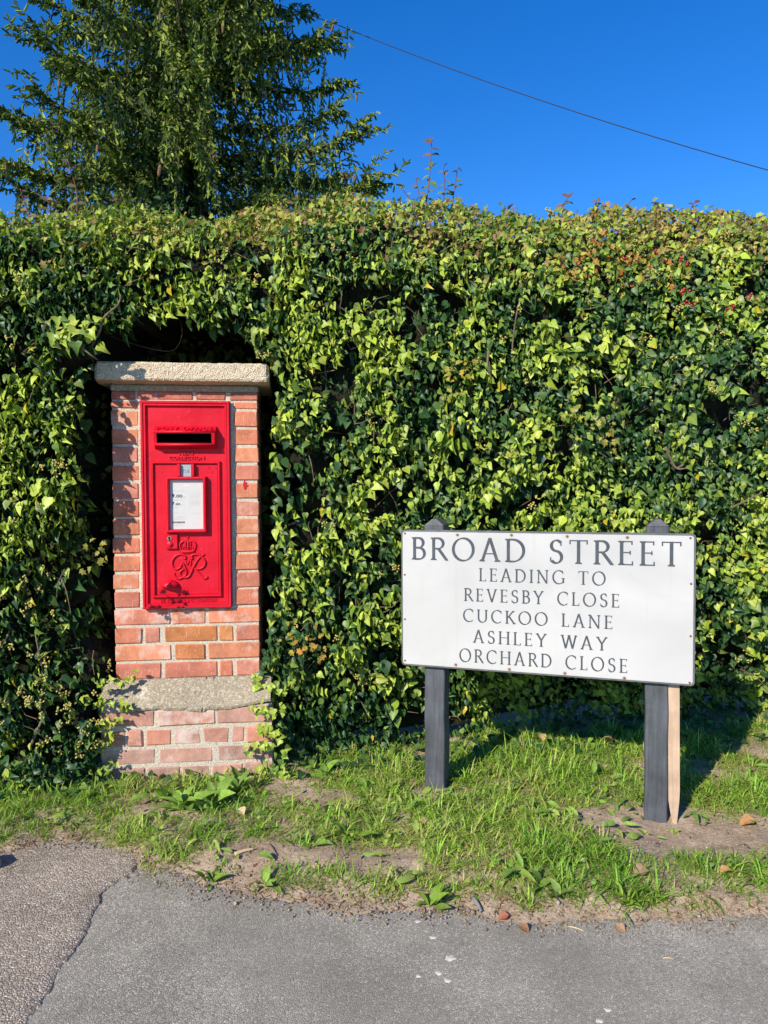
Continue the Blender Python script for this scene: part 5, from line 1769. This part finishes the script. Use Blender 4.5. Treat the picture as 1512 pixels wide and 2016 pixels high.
OCT = (np.array([(1, 0, 0), (-1, 0, 0), (0, 1, 0), (0, -1, 0), (0, 0, .8), (0, 0, -.6)], float), np.array([(0, 2, 4), (2, 1, 4), (1, 3, 4), (3, 0, 4), (2, 0, 5), (1, 2, 5), (3, 1, 5), (0, 3, 5)]))
n = 9000
x = RNG.uniform(-2.0, 2.0, n); y = np.where(RNG.uniform(0, 1, n) < .3, edge_y(x) + RNG.normal(.0, .05, n), RNG.uniform(2.0, 3.3, n))
g = grass_density(x, y)
k = (g < 0.75) & ~in_posts(x, y) & (y > edge_y(x) - .09); x, y = x[k], y[k]; n = len(x)
sz = RNG.uniform(.0012, .0048, n) * np.where(RNG.uniform(0, 1, n) < .06, 1.9, 1)
P = np.stack([x, y, np.maximum(verge_z(x, y), 0.0015) + sz * .35], 1)
col = np.array([(0.30, 0.22, 0.15), (0.40, 0.31, 0.23), (0.24, 0.17, 0.12), (0.38, 0.35, 0.31)])[RNG.integers(0, 4, n)] * RNG.uniform(.8, 1.2, (n, 1))
cr_ = scatter('soil_crumbs', OCT, P, unit(np.array([0, 0, 1]) + rand_dirs(n) * .6), RNG.normal(0, 1, (n, 3)), np.stack([sz * RNG.uniform(.7, 1.4, n), sz, sz], 1), col, M['dull_leaf'], None, False)
tag(cr_, 'crumbs of dry soil and grit on the bare patches of the verge', 'soil crumbs', kind='stuff')

# ------------------------------------------------------------------ weeds, fallen leaves and small things on the ground
STRAP = make_tmpl([(0, 0), (0.022, .10), (0.07, .32), (0.085, .55), (0.05, .82), (0, 1.0)], 0.6, 1.1)
strap_me = np_mesh('leaf', *STRAP); strap_me.materials.append(M['dull_obj'])


def weed(px_, py_, n, L, label, wide=1.0, tint=(0.19, 0.32, 0.05)):
    c = ground_point(px_, py_); zc = float(verge_z(c.x, c.y))
    e = empty('plantain_weed', (c.x, c.y, zc)); tag(e, label, 'weed', 'broad leaved weeds in the verge')
    for k in range(n):
        az = 2.4 * k + random.uniform(-.7, .7); el = random.uniform(.2, 1.25)
        t_ = Vector((math.cos(az) * math.cos(el), math.sin(az) * math.cos(el), math.sin(el)))
        nn = Vector((-math.cos(az) * math.sin(el), -math.sin(az) * math.sin(el), math.cos(el)))
        xx = t_.cross(nn); l = L * random.uniform(.45, 1.15); rl = random.gauss(0, .45); xx, nn = xx * math.cos(rl) + nn * math.sin(rl), nn * math.cos(rl) - xx * math.sin(rl)
        o = bpy.data.objects.new('leaf', strap_me); COL.objects.link(o); o.parent = e
        mt = Matrix((xx * l * 2.2 * wide, t_ * l, nn * l)).transposed().to_4x4(); mt.translation = Vector((random.gauss(0, .008), random.gauss(0, .008), 0))
        o.matrix_basis = mt; f = random.uniform(.7, 1.35); o.color = (tint[0] * f, tint[1] * f, tint[2] * f, 1)


weed(360, 1600, 16, .125, 'biggest plantain clump in the grass below the post box')
weed(420, 1585, 13, .115, 'plantain clump just right of the biggest one below the post box')
weed(470, 1560, 11, .10, 'plantain at the right foot of the brick base')
weed(325, 1575, 9, .11, 'small plantain at the left of the clumps below the post box')
weed(855, 1765, 9, .08, 'flat rosette weed at the pavement edge left of the middle', .9, (0.16, 0.26, 0.03))
weed(1060, 1740, 9, .07, 'broad dock leaves at the pavement edge below the sign', 1.5, (0.15, 0.25, 0.035))
weed(1100, 1765, 7, .05, 'pale rosette at the pavement edge in front of the lush grass', 1.3, (0.18, 0.25, 0.06))
weed(1235, 1775, 12, .07, 'tuft of pale strap leaves at the pavement edge below the right post', .5, (0.20, 0.31, 0.03))
weed(610, 1665, 7, .07, 'small rosette in the bare soil left of the middle', 1.0)
weed(690, 1655, 8, .08, 'rosette right of the bare soil patch', 1.0, (0.14, 0.25, 0.03))
weed(640, 1530, 7, .08, 'upright leafy weed in the litter at the foot of the hedge', 1.2, (0.16, 0.28, 0.04))
weed(525, 1735, 8, .055, 'tiny rosette in the soil at the pavement edge', 1.1, (0.17, 0.27, 0.04))
weed(415, 1720, 9, .06, 'low weed where the grass meets the asphalt corner', 1.0, (0.17, 0.28, 0.03))


FALL = make_tmpl([(0, 0), (0.14, 0.10), (0.36, 0.30), (0.38, 0.50), (0.22, 0.78), (0, 1.0)], 0.7, 0.9)
fall_me = np_mesh('fallen_leaf', *FALL); fall_me.materials.append(M['dull_obj'])


def fallen(px_, py_, L, colr, label, wide=1.0, lift=0.012):
    c = ground_point(px_, py_)
    zc = max(float(verge_z(c.x, c.y)), 0.0)
    o = bpy.data.objects.new('fallen_leaf', fall_me); COL.objects.link(o)
    az = random.random() * 6.28
    nn = Vector((random.gauss(-.1, .25), random.gauss(-.35, .25), 1)).normalized(); t_ = Vector((math.cos(az), math.sin(az), 0)); t_ = (t_ - nn * t_.dot(nn)).normalized(); xx = t_.cross(nn)
    mt = Matrix((xx * L * wide, t_ * L, nn * L)).transposed().to_4x4(); mt.translation = (c.x, c.y, zc + lift); o.matrix_world = mt
    o.color = (colr[0], colr[1], colr[2], 1)
    tag(o, label, 'leaf', 'fallen leaves on the verge')


fallen(806, 1453, .065, (.55, .25, .10), 'pale orange fallen leaf behind the left sign post', 1, .05)
fallen(684, 1478, .075, (.50, .17, .04), 'bright orange fallen leaf at the foot of the hedge beside the pillar', 1, .04)
fallen(700, 1455, .07, (.35, .12, .04), 'rust brown fallen leaf leaning on the hedge beside the pillar', 1, .06)
fallen(1070, 1483, .05, (.50, .32, .16), 'tan fallen leaf in the grass under the middle of the sign', 1, .05)
fallen(1208, 1483, .05, (.42, .26, .12), 'tan fallen leaf in the grass left of the right sign post', 1, .05)
fallen(850, 1628, .06, (.38, .25, .13), 'curled brown leaf in the grass below the left sign post')
fallen(480, 1615, .05, (.55, .45, .25), 'pale straw coloured leaf in the grass below the plantains')
fallen(628, 1708, .03, (.45, .30, .15), 'small tan leaf on the bare soil left of the middle', 1, .006)
fallen(345, 1555, .05, (.26, .14, .07), 'dark brown leaf in the grass below the post box')
fallen(1002, 1790, .032, (.30, .10, .05), 'red brown leaf at the pavement edge left of the dock')
fallen(1022, 1808, .034, (.24, .12, .06), 'dark curled leaf on the pavement edge, lowest of its group')
fallen(1212, 1806, .036, (.30, .19, .11), 'brown leaf at the pavement edge under the right part of the sign')
fallen(1418, 1726, .045, (.52, .28, .12), 'orange tan leaf in the grass at the right edge')
fallen(1488, 1625, .06, (.42, .22, .09), 'brown leaf on the bare soil at the far right')
fallen(1248, 1728, .05, (.33, .22, .13), 'dull brown leaf between the lush grass and the bare soil')
fallen(1285, 1755, .04, (.28, .14, .06), 'dark brown leaf below the right sign post')


def stick(px0, py0, px1, py1, r_, label, mat, z=0.010, name='stick'):
    a = ground_point(px0, py0, z); b = ground_point(px1, py1, z)
    za = max(float(verge_z(a.x, a.y)), 0.0) + r_; zb2 = max(float(verge_z(b.x, b.y)), 0.0) + r_
    e = [Vector((0, 0, 0)), (b - a) * .5 + Vector((0, 0, (zb2 - za) / 2 + .003)), Vector((b.x - a.x, b.y - a.y, zb2 - za))]
    o = MB().tube(smooth_path(e, 4), [r_ * (1 - .05 * i) for i in range(9)], 6).build(name, mat, None, True)
    o.location = (a.x, a.y, za); tag(o, label, 'stick')


stick(462, 1698, 500, 1690, .007, 'pale stick lying on the bare soil left of the middle', M['straw'])
stick(1113, 1822, 1150, 1832, .0024, 'pale straw lying on the asphalt under the sign', M['straw'], 0.004)
stick(1305, 1885, 1326, 1887, .0022, 'short pale straw lying on open asphalt at the right', M['straw'], 0.004)
stick(932, 1772, 948, 1792, .007, 'whitish splinter of wood at the pavement edge', M['stone'])
stick(530, 1680, 545, 1700, .003, 'thin dark twig on the bare soil left of the middle', M['twig'])


def gum_spot(px_, py_, r_, label):
    r_ *= .8
    c = ground_point(px_, py_, 0); m = MB(); n = 14
    zp = 0.004 * float(vnoise(np.array([c.x * 1.3]), np.array([c.y * 1.3]), 0, 21)[0])
    vs = [(0, 0, .0012)]
    rr = [r_ * random.uniform(.65, 1.2) for _ in range(n)]
    for q, h in ((.7, .0010), (1, .0)):
        for k in range(n):
            a = 2 * math.pi * k / n; vs.append((rr[k] * q * math.cos(a) * 1.25, rr[k] * q * math.sin(a), h))
    fs = []
    for k in range(n):
        k2 = (k + 1) % n
        fs += [(0, 1 + k, 1 + k2), (1 + k, 1 + n + k, 1 + n + k2, 1 + k2)]
    o = m.add(vs, fs).build('gum_spot', M['gum'], None, True, fix=False); o.location = (c.x, c.y, zp + .0005)
    tag(o, label, 'gum spot', 'pale trodden spots on the asphalt')


gum_spot(886, 1886, .016, 'largest pale trodden spot on the asphalt')
gum_spot(864, 1915, .011, 'pale spot on the asphalt left below the largest one')
gum_spot(882, 1930, .012, 'pale spot on the asphalt straight below the largest one')
gum_spot(824, 1921, .008, 'small pale spot at the left of the group on the asphalt')
gum_spot(822, 1813, .010, 'pale spot nearest the grass on the asphalt')
gum_spot(853, 1845, .010, 'pale spot between the largest one and the grass')
gum_spot(1197, 1988, .010, 'pale spot low on the asphalt under the sign')
gum_spot(1180, 2009, .010, 'lowest pale spot on the asphalt')
# dark stone at the left edge
c = ground_point(0, 1690)
sm = MB().bevel_box(-.10, .02, -.04, .05, -.03, .035, .014, .008)
so = sm.build('stone', M['stone']); so.location = (c.x - .02, c.y, .01); so.rotation_euler = (.1, .15, .5)
tag(so, 'dark grey stone lying in the grass at the left edge of the picture', 'stone')
